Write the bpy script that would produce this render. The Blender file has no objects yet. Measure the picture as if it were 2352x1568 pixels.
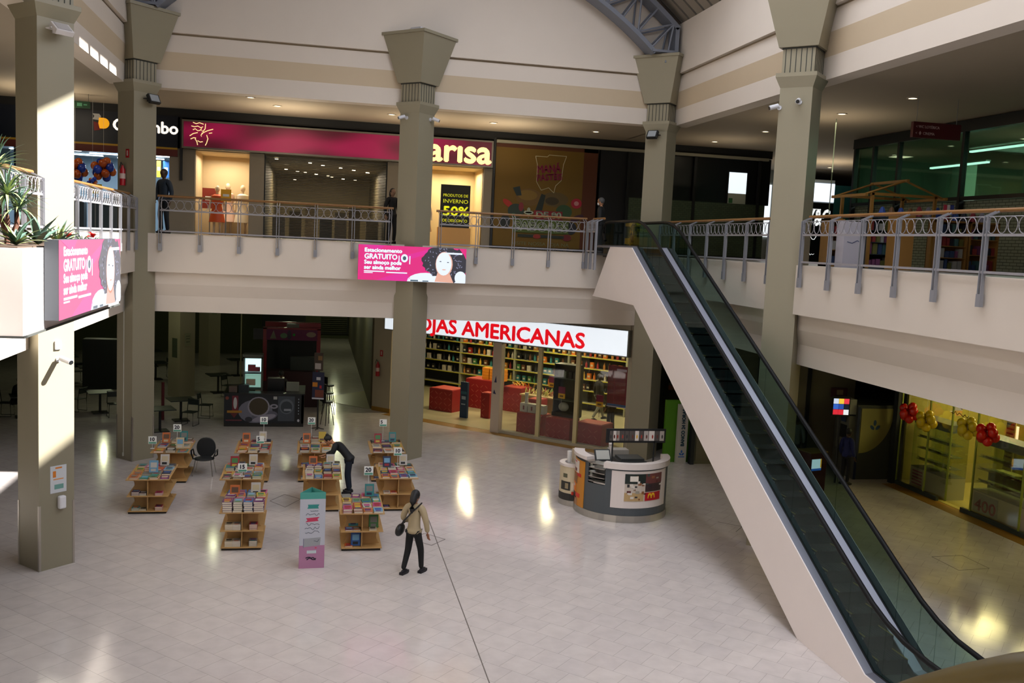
import bpy, bmesh, math, random
from mathutils import Matrix, Vector
SC = bpy.context.scene
COL = SC.collection
PI = math.pi
H = 6.5

# ---------------------------------------------------------------- camera
def make_camera():
    f, yaw, pitch, roll = 2162.14, .209454, -.102375, .047394
    cy, sy = math.cos(yaw), math.sin(yaw)
    fwd = Vector((sy*math.cos(pitch), cy*math.cos(pitch), math.sin(pitch)))
    r0 = Vector((cy, -sy, 0)); u0 = r0.cross(fwd)
    r = r0*math.cos(roll)+u0*math.sin(roll); u = -r0*math.sin(roll)+u0*math.cos(roll)
    cd = bpy.data.cameras.new('camera'); co = bpy.data.objects.new('camera', cd); COL.objects.link(co)
    m = Matrix((r, u, -fwd)).transposed().to_4x4(); m.translation = Vector((0, 0, H))
    co.matrix_world = m
    cd.sensor_width = 36; cd.lens = 36*f/2352; cd.clip_start = .05; cd.clip_end = 300
    SC.camera = co
make_camera()

# ---------------------------------------------------------------- world, sun, exposure
SC.view_settings.view_transform = 'Standard'; SC.view_settings.look = 'None'
SC.view_settings.exposure = -0.06; SC.view_settings.gamma = 1
SC.view_settings.use_curve_mapping = False
w = bpy.data.worlds.new('world'); SC.world = w; w.use_nodes = True
bg = w.node_tree.nodes['Background']
bg.inputs[0].default_value = (.88, .91, 1.0, 1)
def sky_gradient():                              # hazy sky: bright overhead and west, duller low in the east
    nt = w.node_tree; tc = nt.nodes.new('ShaderNodeTexCoord'); s = nt.nodes.new('ShaderNodeSeparateXYZ'); mr = nt.nodes.new('ShaderNodeMapRange')
    nt.links.new(tc.outputs['Generated'], s.inputs[0]); nt.links.new(s.outputs[0], mr.inputs[0])
    mr.inputs[1].default_value = -.25; mr.inputs[2].default_value = .55; mr.inputs[3].default_value = 5.6; mr.inputs[4].default_value = 4.3
    nt.links.new(mr.outputs[0], bg.inputs[1])
sky_gradient()
SUN_DIR = Vector((-1.2, .18, -1.0)).normalized()
sd = bpy.data.lights.new('sun', 'SUN'); sd.energy = 27; sd.angle = .012; sd.color = (1, .97, .94)
so = bpy.data.objects.new('sun', sd); COL.objects.link(so); so.location = (20, 5, 30)
so.rotation_euler = SUN_DIR.to_track_quat('-Z', 'Y').to_euler()
def area(name, loc, size, power, color=(1, .93, .8), rot=(0, 0, 0), sy=None, portal=False, spread=PI):
    d = bpy.data.lights.new(name, 'AREA'); d.energy = power; d.color = color
    d.shape = 'RECTANGLE'; d.size = size; d.size_y = sy or size; d.spread = spread
    o = bpy.data.objects.new(name, d); COL.objects.link(o); o.location = loc; o.rotation_euler = rot
    if portal: d.cycles.is_portal = True
    return o
def point(name, loc, power, color=(1, .9, .7), r=.15):
    d = bpy.data.lights.new(name, 'POINT'); d.energy = power; d.color = color; d.shadow_soft_size = r
    o = bpy.data.objects.new(name, d); COL.objects.link(o); o.location = loc
    return o
RC = (2.7, 4.75); RR = 11.7                      # roof vault centre (x, z) and radius
def vaultpt(deg, r=RR): return (RC[0]+r*math.sin(math.radians(deg)), RC[1]+r*math.cos(math.radians(deg)))
SKY = [(9.0, 36.5, -9.0, 23.6), (-3.6, -1.0, 21.4, 25.5), (-14, -8, -9, 20.5)]   # openings: deg0, deg1, y0, y1
for i, (d0, d1, y0, y1) in enumerate(SKY):
    dm = (d0+d1)/2; x, z = vaultpt(dm, RR+.35)
    area('skylight_portal', (x, (y0+y1)/2, z), 2*RR*math.sin(math.radians((d1-d0)/2))*1.02, 1, (1, 1, 1), (0, math.radians(dm), 0), y1-y0, portal=True)
cb = SC.cycles
cb.max_bounces = 7; cb.diffuse_bounces = 4; cb.glossy_bounces = 3; cb.transmission_bounces = 5; cb.transparent_max_bounces = 10
cb.caustics_reflective = False; cb.caustics_refractive = False; cb.sample_clamp_indirect = 6; cb.sample_clamp_direct = 0
cb.blur_glossy = 1.0
try: cb.use_light_tree = True
except Exception: pass

# ---------------------------------------------------------------- materials
def lin(c):
    if isinstance(c, str):
        c = [int(c[i:i+2], 16)/255 for i in (0, 2, 4)]
    return tuple(x/12.92 if x <= .04045 else ((x+.055)/1.055)**2.4 for x in c)
MATS = {}
def M(name, col='808080', rough=.6, metal=0, emit=0, spec=.5, noise=0, nscale=6, ecol=None, alpha=1, trans=0):
    if name in MATS: return MATS[name]
    m = bpy.data.materials.new(name); m.use_nodes = True; nt = m.node_tree
    b = nt.nodes['Principled BSDF']; c = lin(col)
    b.inputs['Base Color'].default_value = (*c, 1); b.inputs['Roughness'].default_value = rough
    b.inputs['Metallic'].default_value = metal; b.inputs['Specular IOR Level'].default_value = spec
    if emit:
        b.inputs['Emission Color'].default_value = (*lin(ecol or col), 1); b.inputs['Emission Strength'].default_value = emit
    if noise:
        tc = nt.nodes.new('ShaderNodeTexCoord'); n = nt.nodes.new('ShaderNodeTexNoise'); n.inputs['Scale'].default_value = nscale
        n.inputs['Detail'].default_value = 5
        nt.links.new(tc.outputs['Object'], n.inputs['Vector'])
        mx = nt.nodes.new('ShaderNodeMix'); mx.data_type = 'RGBA'
        nt.links.new(n.outputs['Fac'], mx.inputs[0])
        mx.inputs[6].default_value = (*[x*(1-noise) for x in c], 1); mx.inputs[7].default_value = (*[min(1, x*(1+noise)) for x in c], 1)
        nt.links.new(mx.outputs[2], b.inputs['Base Color'])
    MATS[name] = m
    return m
def C(col, rough=.6, **k):                        # plain colour material by hex
    return M('paint_'+col+('' if rough == .6 else '_%d' % int(rough*100)), col, rough, **k)
def E_(col, s): return M('glow_%s_%d' % (col, int(s*100)), col, .5, emit=s)
def glass(name, tint=(1, 1, 1), refl=.06, op=0.0):
    if name in MATS: return MATS[name]
    m = bpy.data.materials.new(name); m.use_nodes = True; nt = m.node_tree; nt.nodes.clear()
    out = nt.nodes.new('ShaderNodeOutputMaterial'); t = nt.nodes.new('ShaderNodeBsdfTransparent'); t.inputs[0].default_value = (*tint, 1)
    g = nt.nodes.new('ShaderNodeBsdfGlossy'); g.inputs['Roughness'].default_value = .03
    fr = nt.nodes.new('ShaderNodeLayerWeight'); fr.inputs[0].default_value = .35
    mp = nt.nodes.new('ShaderNodeMapRange'); mp.inputs[3].default_value = refl; mp.inputs[4].default_value = min(1, refl*6)
    nt.links.new(fr.outputs['Fresnel'], mp.inputs[0])
    mx = nt.nodes.new('ShaderNodeMixShader'); nt.links.new(mp.outputs[0], mx.inputs[0]); nt.links.new(t.outputs[0], mx.inputs[1]); nt.links.new(g.outputs[0], mx.inputs[2])
    last = mx
    if op:
        d = nt.nodes.new('ShaderNodeBsdfDiffuse'); d.inputs[0].default_value = (.55, .66, .55, 1)
        m2 = nt.nodes.new('ShaderNodeMixShader'); m2.inputs[0].default_value = op
        nt.links.new(mx.outputs[0], m2.inputs[1]); nt.links.new(d.outputs[0], m2.inputs[2]); last = m2
    nt.links.new(last.outputs[0], out.inputs[0]); MATS[name] = m
    return m

white = M('plaster_white', 'cdc3b7', .75, noise=.03, nscale=1.5)
tan = M('plaster_tan', 'bdac92', .75, noise=.03, nscale=1.5)
taupe = M('column_paint', '8c8570', .42, noise=.03, nscale=2)
groove = M('groove_dark', '3a3c38', .8)
steel = M('rail_steel', '85868c', .4, metal=.15)
darksteel = M('dark_steel', '34383c', .4, metal=.5)
woodrail = M('rail_wood', '80592e', .35, noise=.15, nscale=14)
ply = M('plywood', 'b08a55', .55, noise=.12, nscale=9)
chrome = M('brushed_chrome', 'b8b4ac', .28, metal=.9)
black = M('black_plastic', '101214', .45)
rubber = M('handrail_rubber', '050607', .6, spec=.25)
ceil_m = M('ceiling_paint', '9a8e7c', .8, noise=.04, nscale=.8)
gclear = glass('clear_glass', (.96, .98, .96), .05)
ggreen = glass('green_glass', (.58, .70, .66), .02)
gdark = glass('dark_glass', (.30, .36, .36), .05)

def floor_material(name, c1, c2, grout, size=.49, rough=.12):
    m = bpy.data.materials.new(name); m.use_nodes = True; nt = m.node_tree; b = nt.nodes['Principled BSDF']
    tc = nt.nodes.new('ShaderNodeTexCoord'); mp = nt.nodes.new('ShaderNodeMapping'); mp.inputs['Rotation'].default_value = (0, 0, PI/4)
    nt.links.new(tc.outputs['Object'], mp.inputs[0])
    br = nt.nodes.new('ShaderNodeTexBrick'); br.offset = .5; br.squash = 1
    br.inputs['Color1'].default_value = (*lin(c1), 1); br.inputs['Color2'].default_value = (*lin(c2), 1); br.inputs['Mortar'].default_value = (*lin(grout), 1)
    br.inputs['Scale'].default_value = 1; br.inputs['Mortar Size'].default_value = .0045; br.inputs['Mortar Smooth'].default_value = .5
    br.inputs['Brick Width'].default_value = size; br.inputs['Row Height'].default_value = size
    nt.links.new(mp.outputs[0], br.inputs[0])
    n = nt.nodes.new('ShaderNodeTexNoise'); n.inputs['Scale'].default_value = 3.5; n.inputs['Detail'].default_value = 6
    nt.links.new(tc.outputs['Object'], n.inputs['Vector'])
    mx = nt.nodes.new('ShaderNodeMix'); mx.data_type = 'RGBA'; mx.blend_type = 'MULTIPLY'; mx.inputs[0].default_value = .35
    cr = nt.nodes.new('ShaderNodeValToRGB'); cr.color_ramp.elements[0].position = .3; cr.color_ramp.elements[0].color = (.72, .7, .7, 1); cr.color_ramp.elements[1].position = .65
    nt.links.new(n.outputs['Fac'], cr.inputs[0]); nt.links.new(br.outputs['Color'], mx.inputs[6]); nt.links.new(cr.outputs[0], mx.inputs[7])
    nt.links.new(mx.outputs[2], b.inputs['Base Color'])
    n2 = nt.nodes.new('ShaderNodeTexNoise'); n2.inputs['Scale'].default_value = 1.2; nt.links.new(tc.outputs['Object'], n2.inputs['Vector'])
    r = nt.nodes.new('ShaderNodeMapRange'); r.inputs[3].default_value = rough*.8; r.inputs[4].default_value = rough*1.35
    nt.links.new(n2.outputs['Fac'], r.inputs[0]); nt.links.new(r.outputs[0], b.inputs['Roughness'])
    b.inputs['Specular IOR Level'].default_value = .6
    MATS[name] = m
    return m
floor_m = floor_material('floor_tiles', 'cdc5c0', 'c8c0bc', 'a69e99')

# ---------------------------------------------------------------- mesh helpers
class MB:
    def __init__(s, mat=None):
        s.v = []; s.f = []; s.mi = []; s.cur = 0; s.mats = []; s.T = mat or Matrix()
        s.smooth = False
    def use(s, m):
        if m not in s.mats: s.mats.append(m)
        s.cur = s.mats.index(m); return s
    def add(s, vs, fs, T=None):
        b = len(s.v); X = s.T @ T if T else s.T
        s.v += [tuple(X @ Vector(p)) for p in vs]; s.f += [tuple(b+i for i in q) for q in fs]; s.mi += [s.cur]*len(fs); return s
    def box(s, x0, x1, y0, y1, z0, z1, T=None):
        return s.add([(x0, y0, z0), (x1, y0, z0), (x1, y1, z0), (x0, y1, z0), (x0, y0, z1), (x1, y0, z1), (x1, y1, z1), (x0, y1, z1)],
                     [(0, 3, 2, 1), (4, 5, 6, 7), (0, 1, 5, 4), (1, 2, 6, 5), (2, 3, 7, 6), (3, 0, 4, 7)], T)
    def ctr(s, c, d, T=None): return s.box(c[0]-d[0]/2, c[0]+d[0]/2, c[1]-d[1]/2, c[1]+d[1]/2, c[2]-d[2]/2, c[2]+d[2]/2, T)
    def prism(s, pts, a, b, axis='y', T=None):     # polygon pts extruded along axis from a to b
        n = len(pts)
        def P(p, t):
            if axis == 'y': return (p[0], t, p[1])
            if axis == 'x': return (t, p[0], p[1])
            return (p[0], p[1], t)
        vs = [P(p, a) for p in pts]+[P(p, b) for p in pts]
        fs = [tuple(range(n)), tuple(range(2*n-1, n-1, -1))]+[(i, n+i, n+(i+1) % n, (i+1) % n) for i in range(n)]
        return s.add(vs, fs, T)
    def cyl(s, p0, p1, r0, r1=None, n=12, caps=True, T=None):
        r1 = r0 if r1 is None else r1; p0 = Vector(p0); p1 = Vector(p1); d = (p1-p0)
        q = d.to_track_quat('Z', 'Y') if d.length > 1e-9 else Matrix().to_quaternion()
        vs = []
        for p, r in ((p0, r0), (p1, r1)):
            for i in range(n):
                a = 2*PI*i/n; vs.append(tuple(p+q @ Vector((r*math.cos(a), r*math.sin(a), 0))))
        fs = [(i, (i+1) % n, n+(i+1) % n, n+i) for i in range(n)]
        if caps: fs += [tuple(range(n-1, -1, -1)), tuple(range(n, 2*n))]
        return s.add(vs, fs, T)
    def lathe(s, prof, n=24, c=(0, 0, 0), a0=0, a1=2*PI, T=None):
        full = abs(a1-a0-2*PI) < 1e-6; m = n if full else n+1; vs = []
        for r, z in prof:
            for i in range(m):
                a = a0+(a1-a0)*i/n; vs.append((c[0]+r*math.cos(a), c[1]+r*math.sin(a), c[2]+z))
        fs = []
        for j in range(len(prof)-1):
            for i in range(n):
                k = (i+1) % m; fs.append((j*m+i, j*m+k, (j+1)*m+k, (j+1)*m+i))
        return s.add(vs, fs, T)
    def arc(s, c, r0, r1, a0, a1, z0, z1, n=16, T=None):   # curved slab between radii r0<r1, angles in degrees
        a0, a1 = math.radians(a0), math.radians(a1); vs = []
        for i in range(n+1):
            a = a0+(a1-a0)*i/n; ca, sa = math.cos(a), math.sin(a)
            vs += [(c[0]+r0*ca, c[1]+r0*sa, z0), (c[0]+r1*ca, c[1]+r1*sa, z0), (c[0]+r1*ca, c[1]+r1*sa, z1), (c[0]+r0*ca, c[1]+r0*sa, z1)]
        fs = []
        for i in range(n):
            b = 4*i; fs += [(b+j, b+4+j, b+4+(j+1) % 4, b+(j+1) % 4) for j in range(4)]
        fs += [(3, 2, 1, 0), (4*n, 4*n+1, 4*n+2, 4*n+3)]
        return s.add(vs, fs, T)
    def tube(s, path, r, n=8, T=None, closed=False):
        path = [Vector(p) for p in path]; k = len(path); vs = []
        for i, p in enumerate(path):
            d = (path[(i+1) % k]-path[i-1]) if closed else (path[min(i+1, k-1)]-path[max(i-1, 0)])
            q = d.to_track_quat('Z', 'Y'); rr = r[i] if isinstance(r, (list, tuple)) else r
            for j in range(n):
                a = 2*PI*j/n; vs.append(tuple(p+q @ Vector((rr*math.cos(a), rr*math.sin(a), 0))))
        fs = [(i*n+j, i*n+(j+1) % n, ((i+1) % k)*n+(j+1) % n, ((i+1) % k)*n+j) for i in range(k if closed else k-1) for j in range(n)]
        if not closed: fs += [tuple(range(n-1, -1, -1)), tuple((k-1)*n+j for j in range(n))]
        return s.add(vs, fs, T)
    def ball(s, c, r, n=12, m=8, T=None):
        rx, ry, rz = r if isinstance(r, (tuple, list)) else (r, r, r); vs = [(c[0], c[1], c[2]-rz)]
        for j in range(1, m):
            t = -PI/2+PI*j/m
            for i in range(n):
                a = 2*PI*i/n; vs.append((c[0]+rx*math.cos(t)*math.cos(a), c[1]+ry*math.cos(t)*math.sin(a), c[2]+rz*math.sin(t)))
        vs.append((c[0], c[1], c[2]+rz)); L = len(vs)-1
        fs = [(0, 1+(i+1) % n, 1+i) for i in range(n)]
        for j in range(m-2):
            for i in range(n):
                a = 1+j*n; fs.append((a+i, a+(i+1) % n, a+n+(i+1) % n, a+n+i))
        a = 1+(m-2)*n; fs += [(a+i, a+(i+1) % n, L) for i in range(n)]
        return s.add(vs, fs, T)
    def build(s, name, mat=None, parent=None, smooth=False, bevel=0):
        me = bpy.data.meshes.new(name); me.from_pydata(s.v, [], s.f)
        if s.mats:
            for m in s.mats: me.materials.append(m)
            me.polygons.foreach_set('material_index', s.mi)
        else: me.materials.append(mat)
        bm = bmesh.new(); bm.from_mesh(me); bmesh.ops.recalc_face_normals(bm, faces=bm.faces)
        bm.to_mesh(me); bm.free()
        if smooth:
            me.polygons.foreach_set('use_smooth', [True]*len(me.polygons))
            try: me.set_sharp_from_angle(angle=math.radians(40))
            except Exception: pass
        o = bpy.data.objects.new(name, me); COL.objects.link(o)
        if parent: o.parent = parent
        if bevel:
            b = o.modifiers.new('bevel', 'BEVEL'); b.width = bevel; b.segments = 2; b.limit_method = 'ANGLE'
        return o
def tag(o, label, cat, group=None, kind=None):
    o['label'] = label; o['category'] = cat
    if group: o['group'] = group
    if kind: o['kind'] = kind
    return o
def thing(name, label, cat, loc=(0, 0, 0), rz=0, group=None):
    o = bpy.data.objects.new(name, None); COL.objects.link(o); o.location = loc; o.rotation_euler = (0, 0, math.radians(rz)); o.empty_display_size = .1
    return tag(o, label, cat, group)
def struct(name, mb, mat=None, smooth=False):
    o = mb.build(name, mat, None, smooth); o['kind'] = 'structure'; return o
def copy_tree(o, parent=None):
    c = o.copy(); COL.objects.link(c)
    if parent: c.parent = parent
    for ch in KIDS.get(o.name, []): copy_tree(ch, c)
    return c
KIDS = {}
def note_kids(root):
    for o in bpy.data.objects:
        if o.parent: KIDS.setdefault(o.parent.name, [])
    KIDS.clear()
    for o in bpy.data.objects:
        if o.parent: KIDS.setdefault(o.parent.name, []).append(o)
FONT = None
def text(parent, s, x, z, size, mat, y=-.01, depth=.004, name='lettering', width=None, align='LEFT', bold=0, rot=0, shear=0):
    cu = bpy.data.curves.new(name, 'FONT'); cu.body = s; cu.size = size; cu.extrude = depth; cu.align_x = align; cu.shear = shear
    cu.resolution_u = 3
    o = bpy.data.objects.new(name, cu); COL.objects.link(o)
    dg = bpy.context.evaluated_depsgraph_get(); me = bpy.data.meshes.new_from_object(o.evaluated_get(dg))
    bpy.data.objects.remove(o); bpy.data.curves.remove(cu)
    xs = [v.co.x for v in me.vertices] or [0]
    k = (width/(max(xs)-min(xs))) if width else 1
    c, s_ = math.cos(math.radians(rot)), math.sin(math.radians(rot))
    for v in me.vertices:
        a, b, d = v.co.x*k, v.co.y, v.co.z
        v.co = Vector((x+a*c-b*s_, y-d, z+a*s_+b*c))
    if bold:                                       # heavier strokes: the glyphs repeated a hair apart
        bm = bmesh.new()
        for dx, dz in ((0, 0), (bold, 0), (-bold, 0), (0, bold), (0, -bold)):
            t_ = me.copy(); t_.transform(Matrix.Translation((dx*1.6, -abs(dx)*.01, dz*1.6))); bm.from_mesh(t_); bpy.data.meshes.remove(t_)
        bm.to_mesh(me); bm.free()
    me.materials.clear(); me.materials.append(mat)
    n = bpy.data.objects.new(name, me); COL.objects.link(n); n.parent = parent
    return n
ORD = ['first', 'second', 'third', 'fourth', 'fifth', 'sixth', 'seventh', 'eighth', 'ninth', 'tenth', 'eleventh', 'twelfth', 'thirteenth', 'fourteenth', 'fifteenth', 'sixteenth', 'seventeenth', 'eighteenth', 'nineteenth', 'twentieth']
# ================================================================= SETTING
XL, XR, YB = -5.0, 10.45, 27.8          # atrium edge planes
SZ = 6.35                               # upper floor level
CZ = 10.4                               # upper ceiling level
b = MB(); b.box(-34, 46, -12, 66, -.2, 0); struct('floor', b, floor_m)
# upper slabs: fascia, step, sloping soffit, lower strip (profile in outward distance d, z)
PROF = [(.19, SZ), (.19, 5.29), (.0, 5.29), (.0, 4.95), (-.12, 4.62), (-.12, 4.17), (-.5, 4.17), (-.5, SZ)]
def slab_edge(name, kind):
    mb = MB()
    if kind == 'back': mb.prism([(YB-d, z) for d, z in PROF], XL-.18, XR+.18, 'x')
    if kind == 'left': mb.prism([(XL+d, z) for d, z in PROF], -9, YB-.18, 'y')
    if kind == 'right': mb.prism([(XR-d-.1, z) for d, z in PROF], -9, YB-.18, 'y')
    return mb
for k in ('back', 'left', 'right'):
    o = struct('trim_slab_'+k, slab_edge('', k), white)
def deck(nm, x0, x1, y0, y1):
    m = MB(); m.use(M('upper_floor', '8d867c', .3)).box(x0, x1, y0, y1, SZ-.25, SZ); struct('floor_upper_'+nm, m)
    m = MB(); m.box(x0, x1, y0, y1, 4.15, 4.3); struct('ceiling_lower_'+nm, m, M('lower_ceiling', '6e6a5c', .8))
    m = MB(); m.box(x0, x1, y0, y1, CZ, CZ+.1); struct('ceiling_upper_'+nm, m, ceil_m)
deck('back', XL-.4, XR+.3, YB+.3, 62)
deck('left', -34, XL-.35, -9, 62)
deck('right', XR+.25, 46, -9, 62)
# upper fascia with tan band, then the wall above it
UP = [(.02, 10.4), (.02, 10.83), (.02, 10.83)]
def upper(kind):
    lo, hi = (XL-.3, XR+.4) if kind == 'back' else (-9, YB+.2)
    def put(mb, pts):
        if kind == 'back': mb.prism([(YB+.27-d, z) for d, z in pts], lo, hi, 'x')
        elif kind == 'left': mb.prism([(XL-.2+d, z) for d, z in pts], lo, hi, 'y')
        else: mb.prism([(XR+.3-d, z) for d, z in pts], lo, hi, 'y')
    m = MB(); m.use(white)
    put(m, [(.06, CZ-.05), (.06, 10.83), (-.4, 10.83), (-.4, CZ-.05)])
    m.use(tan); put(m, [(.06, 10.83), (.12, 11.32), (-.4, 11.32), (-.4, 10.83)])
    m.use(white); put(m, [(.12, 11.32), (.12, 11.78), (-.4, 11.78), (-.4, 11.32)])
    if kind != 'back': put(m, [(.22, 11.83), (.22, 13.3), (-.4, 13.3), (-.4, 11.83)])
    m.use(M('painted_ledge_shadow', '8a7c66', .8)); put(m, [(.1, 11.78), (.1, 11.83), (-.4, 11.83), (-.4, 11.78)])  # darker strip paints in the shadow under the wall ledge
    struct('wall_upper_'+kind, m)
for k in ('back', 'left', 'right'): upper(k)
# gable under the vault
g = [(XL-.15, 11.83)]+[vaultpt(d, RR+.1) for d in range(-42, 43, 2)]+[(XR+.2, 11.83)]
m = MB(); m.prism(g, YB+.05, YB+.5, 'y'); struct('wall_gable_back', m, white)
m = MB(); m.prism(g, -9.3, -9, 'y'); struct('wall_gable_front', m, white)
m = MB(); m.box(-34, 46, -9.3, -9, 0, 13.3); struct('wall_front', m, M('dark_wall', '4a463e', .8))
for nm_, q_ in (('far', (-34, 46, 62, 62.2)), ('outer_left', (-34.2, -34, -9, 62)), ('outer_right', (46, 46.2, -9, 62))):
    m = MB(); m.box(*q_, 0, CZ+.1); struct('wall_'+nm_, m, M('dark_wall'))
# vault roof with skylight openings
def roof():
    mb = MB(); ys = sorted({-9.2, 28.1}|{y for s in SKY for y in s[2:]}|{y*1.0 for y in range(-8, 28, 2)})
    ds = sorted({-46., 46.}|{s[0] for s in SKY}|{s[1] for s in SKY}|{float(d) for d in range(-45, 46, 3)})
    for a, c in zip(ds, ds[1:]):
        for y0, y1 in zip(ys, ys[1:]):
            if any(s[0]-.01 <= a and c <= s[1]+.01 and s[2]-.01 <= y0 and y1 <= s[3]+.01 for s in SKY): continue
            p = [vaultpt(a), vaultpt(c), vaultpt(c, RR+.2), vaultpt(a, RR+.2)]
            mb.prism(p, y0, y1, 'y')
    return mb
struct('roof', roof(), M('roof_panels', '8c8478', .7))
def mullions():
    mb = MB()
    for d0, d1, y0, y1 in SKY:
        st = 1.15 if y1-y0 < 6 else 4.6
        n = max(1, round((y1-y0)/st))
        for i in range(n+1):
            y = y0+(y1-y0)*i/n; dd = d0
            while dd < d1-.01:
                e = min(d1, dd+4); mb.prism([vaultpt(dd, RR-.05), vaultpt(e, RR-.05), vaultpt(e, RR+.12), vaultpt(dd, RR+.12)], y-(.1 if st < 2 else .05), y+(.1 if st < 2 else .05), 'y'); dd = e
    return mb
struct('roof_frame', mullions(), M('truss_paint', '6f7480', .5))
mb = MB()                                 # ribbed seams under the vault panels
for i in range(7):
    y = 24.2+i*.55
    pts = [vaultpt(d, RR-.04) for d in range(30, 45, 2)]+[vaultpt(d, RR) for d in range(44, 29, -2)]
    mb.prism(pts, y, y+.03, 'y')
struct('roof_seams', mb, M('seam_grey', '5f5b54', .7))

# arched truss
def truss():
    root = thing('arch_truss', 'blue-grey steel arch truss springing from the far column capitals across the end wall', 'truss', (RC[0], 27.45, RC[1]+.1))
    D = range(-43, 44)
    def band(r0, r1, y0, y1, name, d0=-43, d1=43):
        m_ = MB(); st = 2
        for d in range(d0, d1, st):
            e = min(d1, d+st)
            q = [(r*math.sin(math.radians(t)), r*math.cos(math.radians(t))) for r, t in ((r0, d), (r0, e), (r1, e), (r1, d))]
            m_.prism(q, y0, y1, 'y')
        return m_.build(name, M('truss_paint'), root)
    band(10.2, 10.32, -.3, .3, 'lower_chord'); band(11.2, 11.34, -.3, .3, 'upper_chord')
    for sy in (-.27, .27):
        m_ = MB(); d = -43; k = 0
        while d < 43:
            e = d+3.4
            def pp(r, t): return (r*math.sin(math.radians(t)), sy, r*math.cos(math.radians(t)))
            m_.tube([pp(10.3, d), pp(11.25, e)], .03, 6) if k % 2 == 0 else m_.tube([pp(11.25, d), pp(10.3, e)], .03, 6)
            m_.tube([pp(10.3, d), pp(11.25, d)], .03, 6); d = e; k += 1
        m_.build('web_bars', M('truss_paint'), root)
    for s in (-1, 1):
        a = math.radians(43*s); x0 = 10.1*math.sin(a); m_ = MB()
        m_.box(min(x0, x0+.7*s), max(x0, x0+.7*s), -.33, .33, 10.1*math.cos(a)+.13, 10.1*math.cos(a)+.2); m_.build('foot_plate', M('truss_paint'), root)
        m_ = MB(); xx = 11.3*math.sin(a)-.06*s; m_.box(xx-.06, xx+.06, -.3, .3, 10.1*math.cos(a)-.1, 11.3*math.cos(a)); m_.build('end_post', M('truss_paint'), root)
truss()

# columns
def column(name, x, y, label, full=True, chrome_strips=False):
    root = thing(name, label, 'column', (x, y, 0), 45)
    root['kind'] = 'structure'
    h = .35
    m_ = MB(); m_.box(-h, h, -h, h, 0, 10.12 if full else 4.2); m_.build('shaft', taupe, root)
    if full:
        def fr(z0, h0, z1, h1, nm, mat, mb=None):
            mm = mb or MB(); mm.add([(-h0, -h0, z0), (h0, -h0, z0), (h0, h0, z0), (-h0, h0, z0), (-h1, -h1, z1), (h1, -h1, z1), (h1, h1, z1), (-h1, h1, z1)],
                   [(0, 3, 2, 1), (4, 5, 6, 7), (0, 1, 5, 4), (1, 2, 6, 5), (2, 3, 7, 6), (3, 0, 4, 7)])
            return mm
        m_ = fr(10.12, .352, 10.34, .44, '', 0); m_.box(-.44, .44, -.44, .44, 10.34, 10.42); m_.build('collar', taupe, root)
        m_ = MB(); m_.use(taupe).box(-.345, .345, -.345, .345, 10.42, 10.95); m_.use(groove)
        for i in range(6):
            t = -.28+i*.112
            for a in (0, 90, 180, 270):
                m_.box(t-.008, t+.008, -.352, -.34, 10.44, 10.93, T=Matrix.Rotation(math.radians(a), 4, 'Z'))
        m_.box(-.36, .36, -.36, .36, 10.93, 10.96); m_.build('fluted_neck', None, root)
        m_ = fr(10.96, .42, 12.26, .74, '', 0); m_.box(-.78, .78, -.78, .78, 12.26, 12.34); m_.build('capital', taupe, root)
    for sx, sy in ((-1, -1), (1, -1), (1, 1), (-1, 1)):
        m_ = MB(); e = .006
        if chrome_strips:
            m_.box(sx*h-.035*(sx > 0)-e*(sx < 0), sx*h+.035*(sx < 0)+e*(sx > 0), sy*h-.035*(sy > 0)-e*(sy < 0), sy*h+.035*(sy < 0)+e*(sy > 0), 0, 1.25)
            m_.build('corner_guard', chrome, root)
    return root
C1 = column('column', -4.9, 18.95, 'sunlit square column behind the flower planter, nearest on the left', chrome_strips=True)
C2 = column('column', -4.85, 27.78, 'square column in the far left corner with a black floodlight', chrome_strips=True)
C3 = column('column', 2.8, 27.84, 'square column in the middle of the far side behind the pink screen')
C4 = column('column', 10.3, 27.9, 'square column in the far right corner under the truss foot')
C5 = column('column', 10.2, 19.15, 'square column standing behind the escalator with two small cameras')
for x, y, l in ((-5.0, 38.3, 'dim column with paper notices deep in the food court'), (-4.9, 47.4, 'farthest dim green column of the food court')):
    column('food_court_column', x, y, l, full=False)
m = MB(); m.box(-.35, .35, -.35, .35, 0, 4.2, T=Matrix.Rotation(PI/4, 4, 'Z'))
o = m.build('concourse_pillar', taupe); o.location = (12.65, 12.9, 0); tag(o, 'dark square pillar cut by the right edge of the picture', 'pillar'); o['kind'] = 'structure'
# downpipe on C2 left face
m = MB(); m.cyl((0, 0, .15), (0, 0, 5), .018, n=8); m.box(-.03, .03, -.02, .02, .1, .2)
o = m.build('conduit_pipe', M('conduit_grey', 'a8a89c', .5)); o.location = (-5.12, 27.56, 0); tag(o, 'thin grey conduit running up the far left column', 'pipe')

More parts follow.
